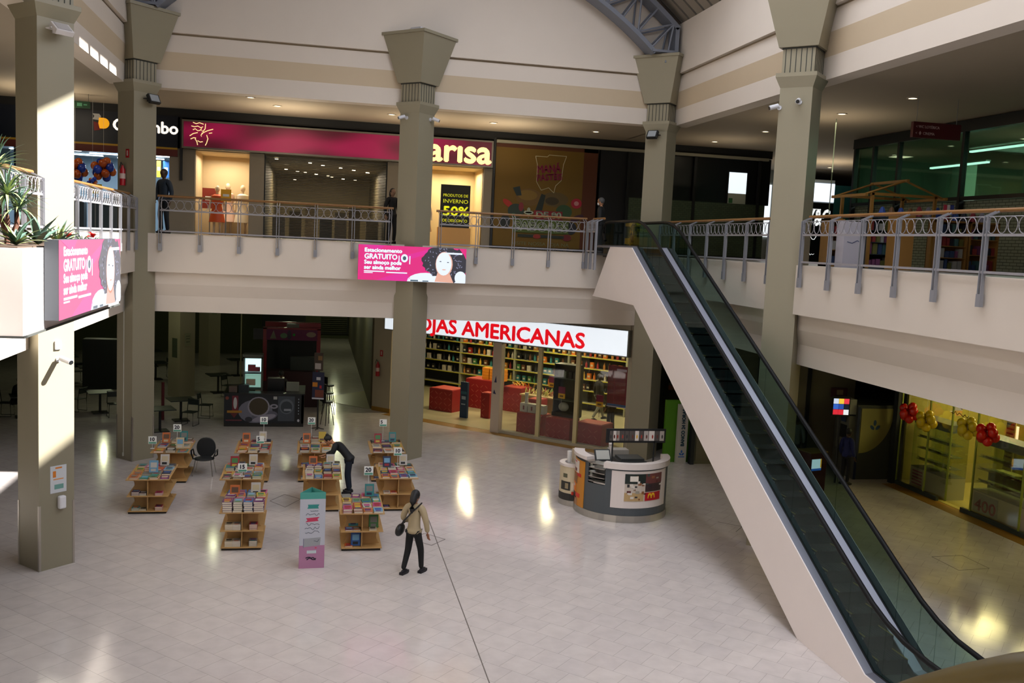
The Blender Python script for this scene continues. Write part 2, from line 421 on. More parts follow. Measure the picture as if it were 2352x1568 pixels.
# ---- railings
ring_m = M('ring_steel', '8e8c90', .4, metal=.15)
def railing(p0, p1, label, inward, bay=1.12, group='balcony railings of the upper floor', ends=True):
    p0 = Vector((*p0, 0)); p1 = Vector((*p1, 0)); L = (p1-p0).length; a = math.atan2(p1.y-p0.y, p1.x-p0.x)
    root = thing('balcony_railing', label, 'railing', (p0.x, p0.y, SZ), math.degrees(a), group)
    s = inward                        # +1: corridor lies on local +y
    n = max(1, round(L/bay)); st = L/n
    def add(nm, mb, mat, sm=False): return mb.build(nm, mat, root, sm)
    m_ = MB(); m_.cyl((-.1, .2*s, 1.03), (L+.1, .2*s, 1.03), .035, n=10); add('wooden_handrail', m_, woodrail, True)
    m_ = MB(); m_.cyl((0, 0, .92), (L, 0, .92), .008, n=6); add('ring_wire', m_, ring_m)
    m_ = MB(); m_.box(0, L, -.015, .015, .62, .66); add('middle_bar', m_, ring_m)
    m_ = MB(); m_.box(0, L, -.015, .015, .05, .09); add('bottom_bar', m_, ring_m)
    for i in range(n+1):
        m_ = MB(); x = i*st
        for dx in (-.035, .035):
            m_.box(x+dx-.008, x+dx+.008, -.03, .03, -.47, .93)
            q = [(-.03, .93), (.03, .93), (.2*s+.03, 1.02), (.2*s-.03, 1.02)]
            m_.prism(q, x+dx-.008, x+dx+.008, 'x')
        m_.box(x-.05, x+.05, -.035, .03, -.47, -.27); add('post', m_, steel)
    m_ = MB()
    for i in range(n):
        for j in range(5):
            x = i*st+st*(j+.5)/5; R = .1
            m_.tube([(x+R*math.cos(t*PI/8), 0, .79+.125*math.sin(t*PI/8)) for t in range(16)], .0075, 5, closed=True)
    add('ring_band', m_, ring_m, True)
    return root
e = .25
railing((XL+e, 5), (XL+e, 18.2), 'sunlit railing behind the planter, left of the nearest column', 1)
railing((XL+e, 19.6), (XL+e, 27.2), 'sunlit railing between the left column and the far left corner column', 1)
railing((-4.2, YB-e), (2.1, YB-e), 'railing in front of the shuttered shop under the long pink sign', 1)
railing((3.55, YB-e), (7.95, YB-e), 'railing in front of the yellow pastry billboard', 1)
e = .36
railing((XR-e, 26.9), (XR-e, 19.9), 'railing between the far right corner column and the escalator-side column', 1)
railing((XR-e, 18.4), (XR-e, 7.2), 'railing in front of the sock and gift kiosk on the right gallery', 1)
railing((8.0, YB-.35), (8.0, YB-1.25), 'short railing return beside the top of the escalator', 1, bay=.6)
# ================================================================= helpers for flat artwork
def clip(poly, x0, x1, z0, z1):
    def cut(p, ins, inter):
        out = []
        for i, a in enumerate(p):
            b_ = p[i-1]
            if ins(a):
                if not ins(b_): out.append(inter(b_, a))
                out.append(a)
            elif ins(b_): out.append(inter(b_, a))
        return out
    def ix(v): return lambda a, b_: (v, a[1]+(b_[1]-a[1])*(v-a[0])/(b_[0]-a[0]))
    def iz(v): return lambda a, b_: (a[0]+(b_[0]-a[0])*(v-a[1])/(b_[1]-a[1]), v)
    for ins, it in ((lambda p: p[0] >= x0, ix(x0)), (lambda p: p[0] <= x1, ix(x1)), (lambda p: p[1] >= z0, iz(z0)), (lambda p: p[1] <= z1, iz(z1))):
        if not poly: return []
        poly = cut(poly, ins, it)
    return poly
def ell(cx, cz, rx, rz, n=20, wob=0, rnd=None, rot=0):
    o = []
    for i in range(n):
        a = 2*PI*i/n; k = 1+(wob*(rnd.random()-.5) if rnd else 0)
        u, v = rx*k*math.cos(a), rz*k*math.sin(a); o.append((cx+u*math.cos(rot)-v*math.sin(rot), cz+u*math.sin(rot)+v*math.cos(rot)))
    return o
def rect(x0, x1, z0, z1): return [(x0, z0), (x1, z0), (x1, z1), (x0, z1)]
def flat(mb, mat, pts, y, d=.002, bounds=None):
    if bounds: pts = clip(pts, *bounds)
    if len(pts) >= 3: mb.use(mat).prism(pts, y-d, y, 'y')
def scribble(mb, mat, x, z, w_, h_, y, seed, t=.008):
    r = random.Random(seed); n = max(3, int(w_/h_*2.2)); p = [(x+w_*i/n, z+h_*r.random()) for i in range(n+1)]
    for (a, b_), (c, d) in zip(p, p[1:]):
        L = math.hypot(c-a, d-b_) or 1; nx, nz = -(d-b_)/L*t/2, (c-a)/L*t/2
        mb.use(mat).prism([(a-nx, b_-nz), (c-nx, d-nz), (c+nx, d+nz), (a+nx, b_+nz)], y-.002, y, 'y')

# ================================================================= ESCALATOR
def zc(y):
    return min(6.58, max(.30, 6.58-.5275*(24.11-y)))
def escalator():
    root = thing('escalator', 'long escalator rising from the lower hall to the upper gallery', 'escalator', (8.87, 9.9, 0))
    ox, oy = 8.87, 9.9
    def add(nm, mb, mat=None, sm=False): mb.T = Matrix(); o = mb.build(nm, mat, root, sm); o.data.transform(Matrix.Translation((-ox, -oy, 0))); return o
    side = [(26.0, 6.57), (24.11, 6.57), (12.2, .30), (9.9, .30), (9.9, 0), (14.2, 0), (23.72, 5.07), (27.45, 5.07)]
    cl = M('escalator_cladding', 'ebe2de', .5, noise=.02, nscale=2)
    m_ = MB(); m_.prism(side, 8.27, 8.31, 'x'); add('side_cladding', m_, cl)
    m_ = MB(); m_.prism(side, 9.43, 9.47, 'x'); add('side_cladding', m_, cl)
    m_ = MB(); m_.prism([(9.9, .0), (14.2, .03), (23.72, 5.1), (27.62, 5.1), (27.62, 5.07), (23.75, 5.05), (14.2, 0)], 8.31, 9.43, 'x'); add('soffit_panel', m_, cl)
    dk = M('deck_steel', '8e8f9c', .32, metal=.6); dd = M('deck_shaded_steel', '5d646b', .3, metal=.6)  # second deck steel has shade put into its colour
    ys = [9.9, 12.2, 24.11, 27.6]
    def strip(x0, x1, dz0, dz1, nm, mat):
        m2 = MB()
        for a, c in zip(ys, ys[1:]):
            za, z_c = zc(a+1e-6), zc(c-1e-6)
            m2.add([(x0, a, za+dz0), (x1, a, za+dz1), (x1, c, z_c+dz1), (x0, c, z_c+dz0), (x0, a, za+dz0-.05), (x1, a, za+dz1-.05), (x1, c, z_c+dz1-.05), (x0, c, z_c+dz0-.05)],
                   [(0, 1, 2, 3), (7, 6, 5, 4), (0, 4, 5, 1), (3, 2, 6, 7), (0, 3, 7, 4), (1, 5, 6, 2)])
        return add(nm, m2, mat)
    strip(8.29, 8.42, .012, .03, 'outer_deck', dk); strip(8.43, 8.57, .03, 0.0, 'inner_deck', dd)
    strip(9.11, 9.27, 0.0, .03, 'inner_deck', M('deck_lit_steel', 'b4b4c4', .3, metal=.5)); strip(9.29, 9.45, .03, .012, 'outer_deck', dd)  # paler copy of the deck steel, light put into its colour
    for x in (8.57, 9.105):
        m2 = MB()
        for a, c in zip(ys, ys[1:]):
            m2.prism([(a, zc(a+1e-6)-.32), (c, zc(c-1e-6)-.32), (c, zc(c-1e-6)-.02), (a, zc(a+1e-6)-.02)], x, x+.008, 'x')
        add('skirt_panel', m2, black)
    hp = [(27.0, 6.75), (27.2, 6.95), (27.18, 7.15), (27.0, 7.27), (26.6, 7.29), (24.5, 7.29), (24.1, 7.27), (23.7, 7.19), (23.3, 7.05), (22.9, 6.86), (22.4, 6.58), (18, 4.27), (15, 2.69), (13.0, 1.64), (12.4, 1.34), (12.0, 1.19), (11.55, 1.08), (11.0, 1.03), (10.3, 1.02), (10.05, .95), (9.95, .8), (10.0, .6), (10.15, .48)]
    for x in (8.43, 9.28):
        rail = MB(); rail.tube([(x, y, z) for y, z in hp], .042, 10)
        m2 = MB(); up = hp[3:19]
        for (a, za), (c, z2) in zip(up, up[1:]):
            m2.add([(x-.005, a, zc(a)), (x-.005, c, zc(c)), (x-.005, c, z2-.03), (x-.005, a, za-.03), (x+.005, a, zc(a)), (x+.005, c, zc(c)), (x+.005, c, z2-.03), (x+.005, a, za-.03)],
                   [(0, 1, 2, 3), (7, 6, 5, 4), (0, 4, 5, 1), (1, 5, 6, 2), (2, 6, 7, 3), (3, 7, 4, 0)])
        gb = add('glass_balustrade', m2, ggreen); add('moving_handrail', rail, rubber, True).parent = gb
        m2 = MB(); m2.prism([(a, z_) for a, z_ in [(y, zc(y)) for y in (10.3, 12.2, 24.11, 27.2)]+[(y, zc(y)+.05) for y in (27.2, 24.11, 12.2, 10.3)]], x-.015, x+.015, 'x'); add('glass_channel', m2, black).parent = gb
    tread = M('step_tread', '0c1418', .6, metal=.1); yel = M('step_yellow', '8a7420', .5)
    n = 29
    for i in range(n):
        y0 = 12.35+i*.4; z = zc(y0+.4)-.16
        m2 = MB(); m2.use(tread).box(8.585, 9.1, y0, y0+.4, z-.03, z).box(8.585, 9.1, y0, y0+.02, z-.24, z)
        for k in range(10):
            x = 8.6+k*.05; m2.box(x, x+.02, y0+.01, y0+.39, z, z+.008)
        m2.use(yel).box(8.585, 8.6, y0, y0+.4, z, z+.01).box(9.085, 9.1, y0, y0+.4, z, z+.01)
        add('step', m2)
    m2 = MB(); m2.box(8.58, 9.105, 9.95, 12.35, .17, .2); add('landing_plate', m2, chrome)
    m2 = MB(); m2.box(8.32, 9.42, 23.95, 27.75, 6.31, 6.36); add('landing_plate', m2, darksteel)
    m2 = MB(); m2.box(8.28, 8.5, 26.05, 26.3, 5.9, 6.5); add('control_box', m2, black)
escalator()

# ================================================================= SCREENS
def screen(x, y, z, rz, L, Hh, label):
    root = thing('advertising_screen', label, 'screen', (x, y, z), rz, 'pink advertising screens')
    m_ = MB(); m_.box(0, L, .002, .16, 0, Hh); m_.build('housing', M('screen_housing', '3d4248', .5), root)
    k = L/3.1; kz = Hh/1.02; B = (0, L, 0, Hh)
    def S(pts): return [(a*k, b_*kz) for a, b_ in pts]
    def em(nm, col, s=1.0): return M('screen_'+nm, '38383c', .5, emit=s*.92, ecol=col)
    m_ = MB(); flat(m_, em('pink', 'ef0082', 1.0), rect(0, L, 0, Hh), 0, .004)
    mg = em('magenta', 'ee0a9c', 1.0)
    flat(m_, mg, S([(.05, 1.02), (.75, 1.02), (.55, .85)]), -.004); flat(m_, mg, S([(1.15, .7), (2.2, 1.02), (1.9, .8), (1.2, .55)]), -.004, bounds=B)
    flat(m_, mg, S([(.5, 0), (1.3, .3), (1.5, .1), (1.4, 0)]), -.004)
    m_.build('display_panel', None, root)
    r = random.Random(5); m_ = MB(); wh = em('white', 'eaf4ff', 1.15)
    flat(m_, wh, S(ell(1.95, .0, .55, .27)), -.004, bounds=B); flat(m_, wh, S(ell(2.75, -.05, .5, .3)), -.004, bounds=B)
    m_.build('portrait_shirt', None, root)
    m_ = MB(); dark = em('hair', '20202c', 1.0)
    flat(m_, dark, S(ell(2.42, .62, .60, .47, 40, .12, r)), -.007, bounds=B); flat(m_, dark, S(ell(2.85, .5, .28, .5, 30, .2, r)), -.0075, bounds=B)
    c2 = em('curl', '8c8fb0', 1.0)
    for i in range(90):
        a = r.random()*2*PI; q = .55+.42*r.random(); cx, cz_ = 2.45+.58*q*math.cos(a), .58+.47*q*math.sin(a)
        flat(m_, c2 if i % 3 else dark, S(ell(cx, cz_, .018+.02*r.random(), .012, 6, rot=r.random()*3)), -.0085, bounds=B)
    m_.build('portrait_hair', None, root)
    m_ = MB(); pe = em('skin', 'f6b8a0', 1.0)
    flat(m_, pe, S([(2.28, .3), (2.62, .3), (2.75, .0), (2.2, .02)]), -.011, bounds=B); flat(m_, pe, S(ell(2.46, .54, .25, .37)), -.011)
    flat(m_, wh, S(ell(2.45, .55, .225, .34)), -.013); flat(m_, wh, S(ell(2.95, .15, .17, .2)), -.013, bounds=B)
    flat(m_, dark, S(ell(2.35, .62, .03, .012)), -.015); flat(m_, dark, S(ell(2.57, .6, .03, .012)), -.015); flat(m_, pe, S(ell(2.46, .38, .06, .015)), -.015)
    m_.build('portrait_face', None, root)
    m_ = MB(); bl = em('slate', '3c6070', .8)
    flat(m_, bl, S(rect(1.5, 1.72, .01, .05)), -.012); flat(m_, bl, S(rect(1.85, 2.02, .01, .04)), -.012)
    flat(m_, wh, S(rect(2.5, 2.98, .84, .89)), -.015)
    flat(m_, wh, S(ell(1.31, .67, .1, .12)), -.006); flat(m_, bl, S(ell(1.31, .67, .05, .06)), -.0075)
    for x_ in (1.14, 1.45): flat(m_, wh, S(rect(x_, x_+.03, .5, .74)), -.006)
    flat(m_, wh, S(rect(.17, .75, .24, .275)), -.006); flat(m_, wh, S(rect(.8, 1.4, .22, .255)), -.006); flat(m_, wh, S(rect(.17, .42, .2, .225)), -.006)
    m_.build('plate_icon', None, root)
    for s_, zz, sz, wd in (('Estacionamento', .82, .155, 1.05), ('GRATUITO', .62, .21, .92), ('Seu almoço pode', .47, .155, 1.05), ('ser ainda melhor', .32, .155, 1.03)):
        text(root, s_, .17*k, zz*kz, sz*kz, wh, y=-.006, depth=.001, width=wd*k, bold=.006)
screen(1.2, 27.18, 5.31, 0, 3.1, 1.0, 'pink advertising screen hung in front of the middle column')
screen(-3.0, 12.17, 5.33, 90, 3.62, .97, 'pink advertising screen washed by sun on the planter side')

# ================================================================= PLANTER AND PLANTS
m = MB(); m.use(M('planter_white', 'e6dcd8', .55, noise=.02)).box(-4.7, -3.17, 11.35, 16.6, 5.22, 6.2)
m.use(M('groove_dark')).box(-4.7, -3.15, 11.33, 16.62, 5.2, 5.225)
m.use(M('soil', '4a3a2c', .9)).box(-4.6, -3.25, 11.45, 16.5, 6.2, 6.215)
o = m.build('balcony_planter'); tag(o, 'long white box planter projecting from the left gallery', 'planter')
def leaf(mb, base, az, L, wd, lift, droop, n=6):
    d = Vector((math.cos(az), math.sin(az), 0)); s = Vector((-d.y, d.x, 0)); p = Vector(base); ang = lift; vs = []; fs = []
    for i in range(n+1):
        t = i/n; ww = wd*(1-t**2.2)*(.55+.9*min(t*3, 1)*.5)+.001
        up = Vector((0, 0, 1))*math.cos(ang)-d*math.sin(ang)
        vs += [tuple(p-s*ww+up*ww*.35), tuple(p), tuple(p+s*ww+up*ww*.35)]
        p = p+(d*math.cos(ang)+Vector((0, 0, 1))*math.sin(ang))*(L/n); ang -= droop/n
    for i in range(n):
        a = 3*i; fs += [(a, a+1, a+4, a+3), (a+1, a+2, a+5, a+4)]
    mb.add(vs, fs)
lf1 = M('leaf_dark', '2c4430', .45, noise=.35, nscale=6); lf2 = M('leaf_blue', '5a7468', .45, noise=.3, nscale=6); lf3 = M('leaf_pale', '93a468', .45, noise=.3, nscale=8)
def tufts(name, label, cat, loc, heads, mats, trunk=None, group=None, extra=None):
    root = thing(name, label, cat, loc, 0, group); r = random.Random(sum(map(ord, label)))
    if trunk:
        m_ = MB()
        for p in trunk: m_.tube(p, [.035, .03, .025][:len(p)] if len(p) == 3 else .03, 8)
        m_.build('trunk', M('bark', '5a3a2a', .9, noise=.3, nscale=20), root, True)
    for c, n, L, wd, l0, l1, dr in heads:
        m_ = MB()
        for i in range(n):
            m_.use(mats[i % len(mats)]); lift = l0+(l1-l0)*(i/n)
            leaf(m_, c, r.random()*2*PI, L*(.75+.5*r.random()), wd, lift, dr*(.6+.8*r.random()))
        m_.build('leaves', None, root, True)
    if extra: extra(root)
    return root
tufts('yucca_plant', 'tall spiky green yucca in the planter at the picture edge', 'plant', (-3.72, 12.7, 6.2),
      [((0, 0, .62), 70, .42, .016, -.3, 1.45, .9), ((-.18, .2, .95), 70, .42, .016, -.3, 1.45, .9), ((.1, .15, .45), 50, .36, .014, -.2, 1.4, .9)], [lf1, lf2, lf3],
      [[(0, 0, 0), (0, .02, .3), (0, 0, .62)], [(-.02, .05, .1), (-.15, .15, .5), (-.18, .2, .95)], [(.02, .03, .05), (.08, .1, .25), (.1, .15, .45)]])
tufts('agave_plant', 'pale-hearted agave rosette under the yucca in the planter', 'plant', (-3.45, 12.1, 6.2), [((0, 0, .02), 22, .36, .035, .25, 1.3, .5)], [lf3, lf2, lf1], group='rosette plants of the planter')
tufts('agave_plant', 'broad-leaved agave leaning toward the sunlit column from the planter', 'plant', (-3.5, 13.2, 6.2), [((0, 0, .02), 18, .48, .05, .3, 1.2, .4)], [lf1, lf2], group='rosette plants of the planter')
tufts('agave_plant', 'blue-green agave rosette just before the pink screen edge', 'plant', (-3.42, 13.9, 6.2), [((0, 0, .02), 22, .34, .035, .3, 1.3, .4)], [lf2, lf3, lf2], group='rosette plants of the planter')
tufts('agave_plant', 'dark agave rosette cut off by the picture edge', 'plant', (-3.8, 11.75, 6.2), [((0, 0, .02), 22, .42, .04, .2, 1.3, .6)], [lf1, lf3], group='rosette plants of the planter')
def bloom(root):
    r = random.Random(3); m_ = MB(); m_.use(M('petal_red', 'e01828', .5))
    for i in range(14): leaf(m_, (0, 0, .1), r.random()*6.28, .13, .03, .3+r.random()*1.1, .9, 4)
    m_.build('flower_head', None, root, True)
tufts('flowering_plant', 'red flower above the middle of the planter screen', 'plant', (-3.4, 14.3, 6.2), [((0, 0, 0), 12, .2, .022, .3, 1.1, .5)], [lf1, lf3], group='red flowers of the planter', extra=bloom)
tufts('flowering_plant', 'red flower near the far end of the planter', 'plant', (-3.4, 15.8, 6.2), [((0, 0, 0), 12, .2, .022, .3, 1.1, .5)], [lf1, lf3], group='red flowers of the planter', extra=bloom)
tufts('grass_tuft', 'thin pale tuft between the two red flowers', 'plant', (-3.4, 15.1, 6.2), [((0, 0, 0), 18, .2, .012, .5, 1.4, .5)], [lf3, lf1])

# ================================================================= BOOK STANDS
def stand(x, y, w_, label):
    root = thing('book_stand', label, 'display stand', (x, y, 0), 0, 'plywood book stands')
    d = .75
    def wavy(wd, z0, z1, nm):
        pts = []; 
        for s_ in (1, -1):
            for i in range(9):
                t = -1+2*i/8; yy = d*t*s_; pts.append((s_*(wd/2-.05*math.sin((t+1)*PI*1.5)*0), yy))
        m_ = MB(); m_.box(-wd/2, wd/2, -d, d, z0, z1); return m_.build(nm, ply, root, bevel=.004)
    wavy(w_+.04, .78, .80, 'top_shelf'); wavy(w_, .40, .42, 'middle_shelf'); wavy(w_-.04, .05, .07, 'bottom_shelf')
    m_ = MB(); m_.box(-w_/2+.03, w_/2-.05, -d+.05, d-.05, 0, .05); m_.build('plinth', C('2c2620'), root)
    for z0, z1 in ((.07, .40), (.42, .78)):
        def prof(s_): return [(s_*(.5*w_-.06-.07*math.sin(PI*i/6)), z0+(z1-z0)*i/6) for i in range(7)]
        for yy in (-d+.3, d-.3):
            m_ = MB(); m_.prism(prof(1)+prof(-1)[::-1], yy-.008, yy+.008, 'y'); m_.build('cross_panel', ply, root)
        m_ = MB(); m_.box(-.008, .008, -d+.03, d-.03, z0, z1); m_.build('spine_panel', ply, root)
    return root
BK = {'crimson': 'a81c2c', 'orange': 'd8702a', 'yellow': 'd8b83a', 'green': '4a8a4a', 'teal': '2f8a8a', 'blue': '2c5ea8', 'navy': '1e2a50', 'purple': '6a2a70', 'pink': 'c84a88', 'white': 'd8d4cc', 'black': '1c1c22', 'brown': '6a4a34', 'sky-blue': '7ab4d8', 'cream': 'd8c8a4', 'grey': '8a8a86'}
BK = {k: ''.join('%02x' % int(int(v[i:i+2], 16)*.82) for i in (0, 2, 4)) for k, v in BK.items()}
BKN = list(BK); paper = M('book_paper', 'd8cdb8', .8); BMESH = {}
def book_mesh(c, w_, d, h):
    key = (c, round(w_, 2), round(d, 2), round(h, 3))
    if key not in BMESH:
        m_ = MB(); t = .003
        m_.use(paper).box(-w_/2+.004, w_/2-.004, -d/2+.004, d/2-.004, t, h-t)
        m_.use(C(BK[c], .4)).box(-w_/2, w_/2, -d/2, d/2, 0, t).box(-w_/2, w_/2, -d/2, d/2, h-t, h).box(-w_/2, -w_/2+t, -d/2, d/2, 0, h)
        r = random.Random(str(key)); o2 = BKN[r.randrange(len(BKN))]; o3 = BKN[r.randrange(len(BKN))]
        m_.use(C(BK[o2], .4)).box(-w_*.35, w_*.35, -d*.1, d*.32, h, h+.001); m_.use(C(BK[o3], .4)).box(-w_*.3, w_*.25, -d*.4, -d*.2, h, h+.001)
        o = m_.build('book'); BMESH[key] = o.data; bpy.data.objects.remove(o)
    return BMESH[key]
NB = [0]
def book(x, y, z, c, w_, d, h, label, rz=0, tilt=0, group='books on the fair stands'):
    o = bpy.data.objects.new('book', book_mesh(c, w_, d, h)); COL.objects.link(o); o.location = (x, y, z); o.rotation_euler = (tilt, 0, rz)
    tag(o, label, 'book', group); NB[0] += 1; return o
RB = random.Random(77)
COLN = ['left', 'mid-left', 'mid-right', 'right']; ROWN = ['front', 'second', 'third', 'fourth', 'back']
ST = [(-3.6, 22.9, .90, 'stand before the armchair', 'plywood stand with bright magazines in front of the black armchair', 1.5, None),
      (-3.52, 25.65, .90, 'stand beside the armchair', 'plywood stand beside the black armchair, against the dark food court', 1.6, None),
      (-1.33, 20.2, .86, 'stand of tall stacks', 'plywood stand with tall purple and blue book stacks, nearest of its column', 4.6, ['purple', 'grey', 'blue', 'purple']),
      (-1.55, 22.9, .92, 'stand behind the tall stacks', 'plywood stand just behind the one with tall purple stacks', 2.4, None),
      (-1.47, 25.65, .88, 'stand nearest the coffee kiosk', 'plywood stand nearest the coffee kiosk behind two others', 2.3, None),
      (.3, 22.9, .88, 'stand behind the totem', 'plywood stand behind the triangular totem with a yellow-edged stack', 3.0, ['white', 'blue', 'crimson', 'yellow']),
      (.12, 25.65, .88, 'stand behind the bending woman', 'plywood stand that the woman in black bends over from behind', 2.8, None),
      (1.1, 20.02, .88, 'stand beside the totem', 'plywood stand with red front books right of the triangular totem', 2.3, ['pink', 'crimson', 'orange', 'sky-blue']),
      (2.1, 22.9, .90, 'stand behind the walking woman', 'plywood stand behind the woman in the beige jacket', 2.1, None),
      (2.05, 25.65, .90, 'stand by the middle column', 'plywood stand touching the foot of the middle column', 1.8, None)]
for si, (x, y, w_, sh, lab, avg, pal) in enumerate(ST):
    stand(x, y, w_, lab)
    front = si in (0, 2, 5, 7, 8, 3)
    nr = 4 if front else 3; nc = 4 if front else 3
    for r_ in range(nr):
        for c_ in range(nc):
            if si == 2: n = 5 if r_ == 0 else (3 if r_ < 3 else 2)
            else: n = max(1, int(avg*(.5+RB.random())+.2)) if r_ % 2 == 0 else max(1, int(avg*.7))
            if NB[0] > 262: n = 1
            z = .80; cc = pal[c_] if (pal and r_ == 0) else None
            bx = x+(-w_/2+.03)+(c_+.5)*(w_-.03)/nc; by = y-.75+.17+r_*(1.5-.34)/(nr-1)
            bc = cc or RB.choice(BKN); bw = .175+.025*RB.random()+(.05 if nc == 3 else 0); bd = .3 if nr == 4 else .36
            for k in range(n):
                if not cc and RB.random() < .35: bc = RB.choice(BKN)
                hh = .042 if si == 2 else RB.choice([.02, .03, .04])
                lv = 'lying alone' if n == 1 else ('topmost' if k == n-1 else ('bottom' if k == 0 else ORD[k]+' up'))
                pos = '%s-row %s pile' % (ROWN[r_] if r_ < nr-1 else 'back', COLN[c_] if nc == 4 else ('left', 'middle', 'right')[c_])
                book(bx+RB.uniform(-.008, .008), by, z, bc, round(bw, 2), bd, hh, '%s book, %s in the %s, %s' % (bc, lv, pos, sh), rz=RB.uniform(-.09, .09) if not cc else 0)
                z += hh+.0015
    # lower shelves, front openings
    for lev, z0 in (('middle', .42), ('bottom', .07)):
        for j in range(3 if si in (0, 2, 7) else 2):
            if (si, lev) in ((7, 'bottom'), (8, 'bottom')) and j > 0: continue
            bc = RB.choice(BKN) if si != 2 else (['cream', 'white', 'crimson'] if lev == 'middle' else ['cream', 'white', 'grey'])[j]
            bx = x+(-.3, -.12, .26)[j]*w_; n = RB.choice([1, 2, 3]) if si != 2 else 4
            if NB[0] > 262: n = 1
            z = z0
            for k in range(n):
                hh = .028; book(bx, y-.6, z, bc, .16, .21, hh, '%s book %s, %s shelf of %s' % (bc, ('alone ' if n == 1 else ORD[k]+' up ')+('at left', 'by the divider', 'at right')[j], lev, sh)); z += hh+.0015
for nm, x, y, z, c, lab, tl in (('book', -3.55, 22.7, .86, 'sky-blue', 'sky-blue picture book with an orange sun, propped upright on the stand before the armchair', 1.35),
                            ('book', 1.35, 19.55, .44, 'green', 'grey-green book propped upright on the middle shelf of the stand beside the totem', 1.35),
                            ('book', .98, 19.42, .10, 'blue', 'blue book propped upright on the bottom shelf of the stand beside the totem', 1.35),
                            ('book', .93, 19.6, .47, 'teal', 'dark teal book propped upright behind the left books of the totem-side stand', 1.35),
                            ('book', -3.3, 25.2, .87, 'cream', 'cream book with an orange foot propped upright on the stand beside the armchair', 1.35)):
    o = book(x, y, z+.0, c, .2, .28, .02, lab, tilt=tl, group='books propped upright')
    o.location.z = z+.12
for si, (x, y, w_, sh, lab, avg, pal) in enumerate(ST):
    for q, (fx, fy, cl) in enumerate(((-.22, .25, RB.choice(['crimson', 'orange', 'navy'])), (.2, .45, RB.choice(['white', 'teal', 'yellow'])))):
        if si in (0, 7) and q == 0: continue
        o = book(x+fx, y+fy, .98, cl, .2, .27, .025, '%s book propped upright %s, %s' % (cl, ('over the left half', 'over the right half')[q], sh), tilt=1.3, group='books propped upright')
# price cards
def price_card(x, y, z, h, label, n, tint='e4e6e2'):
    root = thing('price_card', label, 'sign', (x, y, z), 0, 'price cards above the books')
    m_ = MB(); m_.use(C(tint)).box(-.1, .1, -.004, .004, h, h+.2).use(C('5a9a86')).box(-.09, .09, -.006, -.004, h+.01, h+.055)
    m_.build('card', None, root); m_ = MB(); m_.cyl((0, 0, 0), (0, 0, h), .006, n=6); m_.box(-.05, .05, -.04, .04, 0, .008); m_.build('stem', C('c8c8c8'), root)
    text(root, n, -.075, h+.08, .13, C('2c3040'), y=-.005, bold=.003)
for a in ((-3.42, 25.55, .87, .34, 'white price card over the books of the stand beside the armchair', '20'), (-3.98, 25.2, .84, .12, 'small white price card at the left corner of the stand beside the armchair', '10'),
          (-1.25, 26.1, .9, .42, 'white price card highest over the stand nearest the coffee kiosk', '10'), (-1.28, 24.98, .86, .17, 'white price card at the front edge of the stand nearest the coffee kiosk', '5'),
          (-1.5, 21.85, .95, .1, 'white price card leaning on the stand behind the tall stacks', '15'), (.02, 26.1, .9, .42, 'white price card over the stand behind the bending woman', '20'),
          (1.98, 26.1, .86, .42, 'white price card in front of the middle column', '5'), (2.15, 23.2, .84, .28, 'white price card over the stand behind the walking woman', '10'),
          (1.28, 20.6, .9, .38, 'white price card with green foot over the stand beside the totem', '20')):
    price_card(*a)
# armchair
def armchair():
    root = thing('armchair', 'black office armchair with rounded back and thin legs beside a book stand', 'chair', (-2.76, 25.8, 0), 175)
    m_ = MB(); n = 24; pts = [(.25*math.copysign(abs(math.cos(2*PI*i/n))**.8, math.cos(2*PI*i/n)), .66+.27*math.sin(2*PI*i/n)+.03) for i in range(n)]
    m_.prism(pts, -.26, -.21, 'y'); m_.build('backrest', C('15191c', .55), root, True, .012)
    m_ = MB(); m_.ball((0, .02, .44), (.27, .25, .045), 20, 8); m_.build('seat', C('15191c', .55), root, True)
    for s in (-1, 1):
        m_ = MB(); m_.tube([(s*.24, -.2, .46), (s*.3, -.19, .5), (s*.32, -.12, .66), (s*.32, .1, .67), (s*.3, .17, .6), (s*.25, .16, .45)], .02, 8); m_.build('armrest', black, root, True)
        for yy in (-.22, .2):
            m_ = MB(); m_.cyl((s*.2, yy*.8, .42), (s*.26, yy*1.1, 0), .011, n=8); m_.build('leg', chrome, root)
armchair()
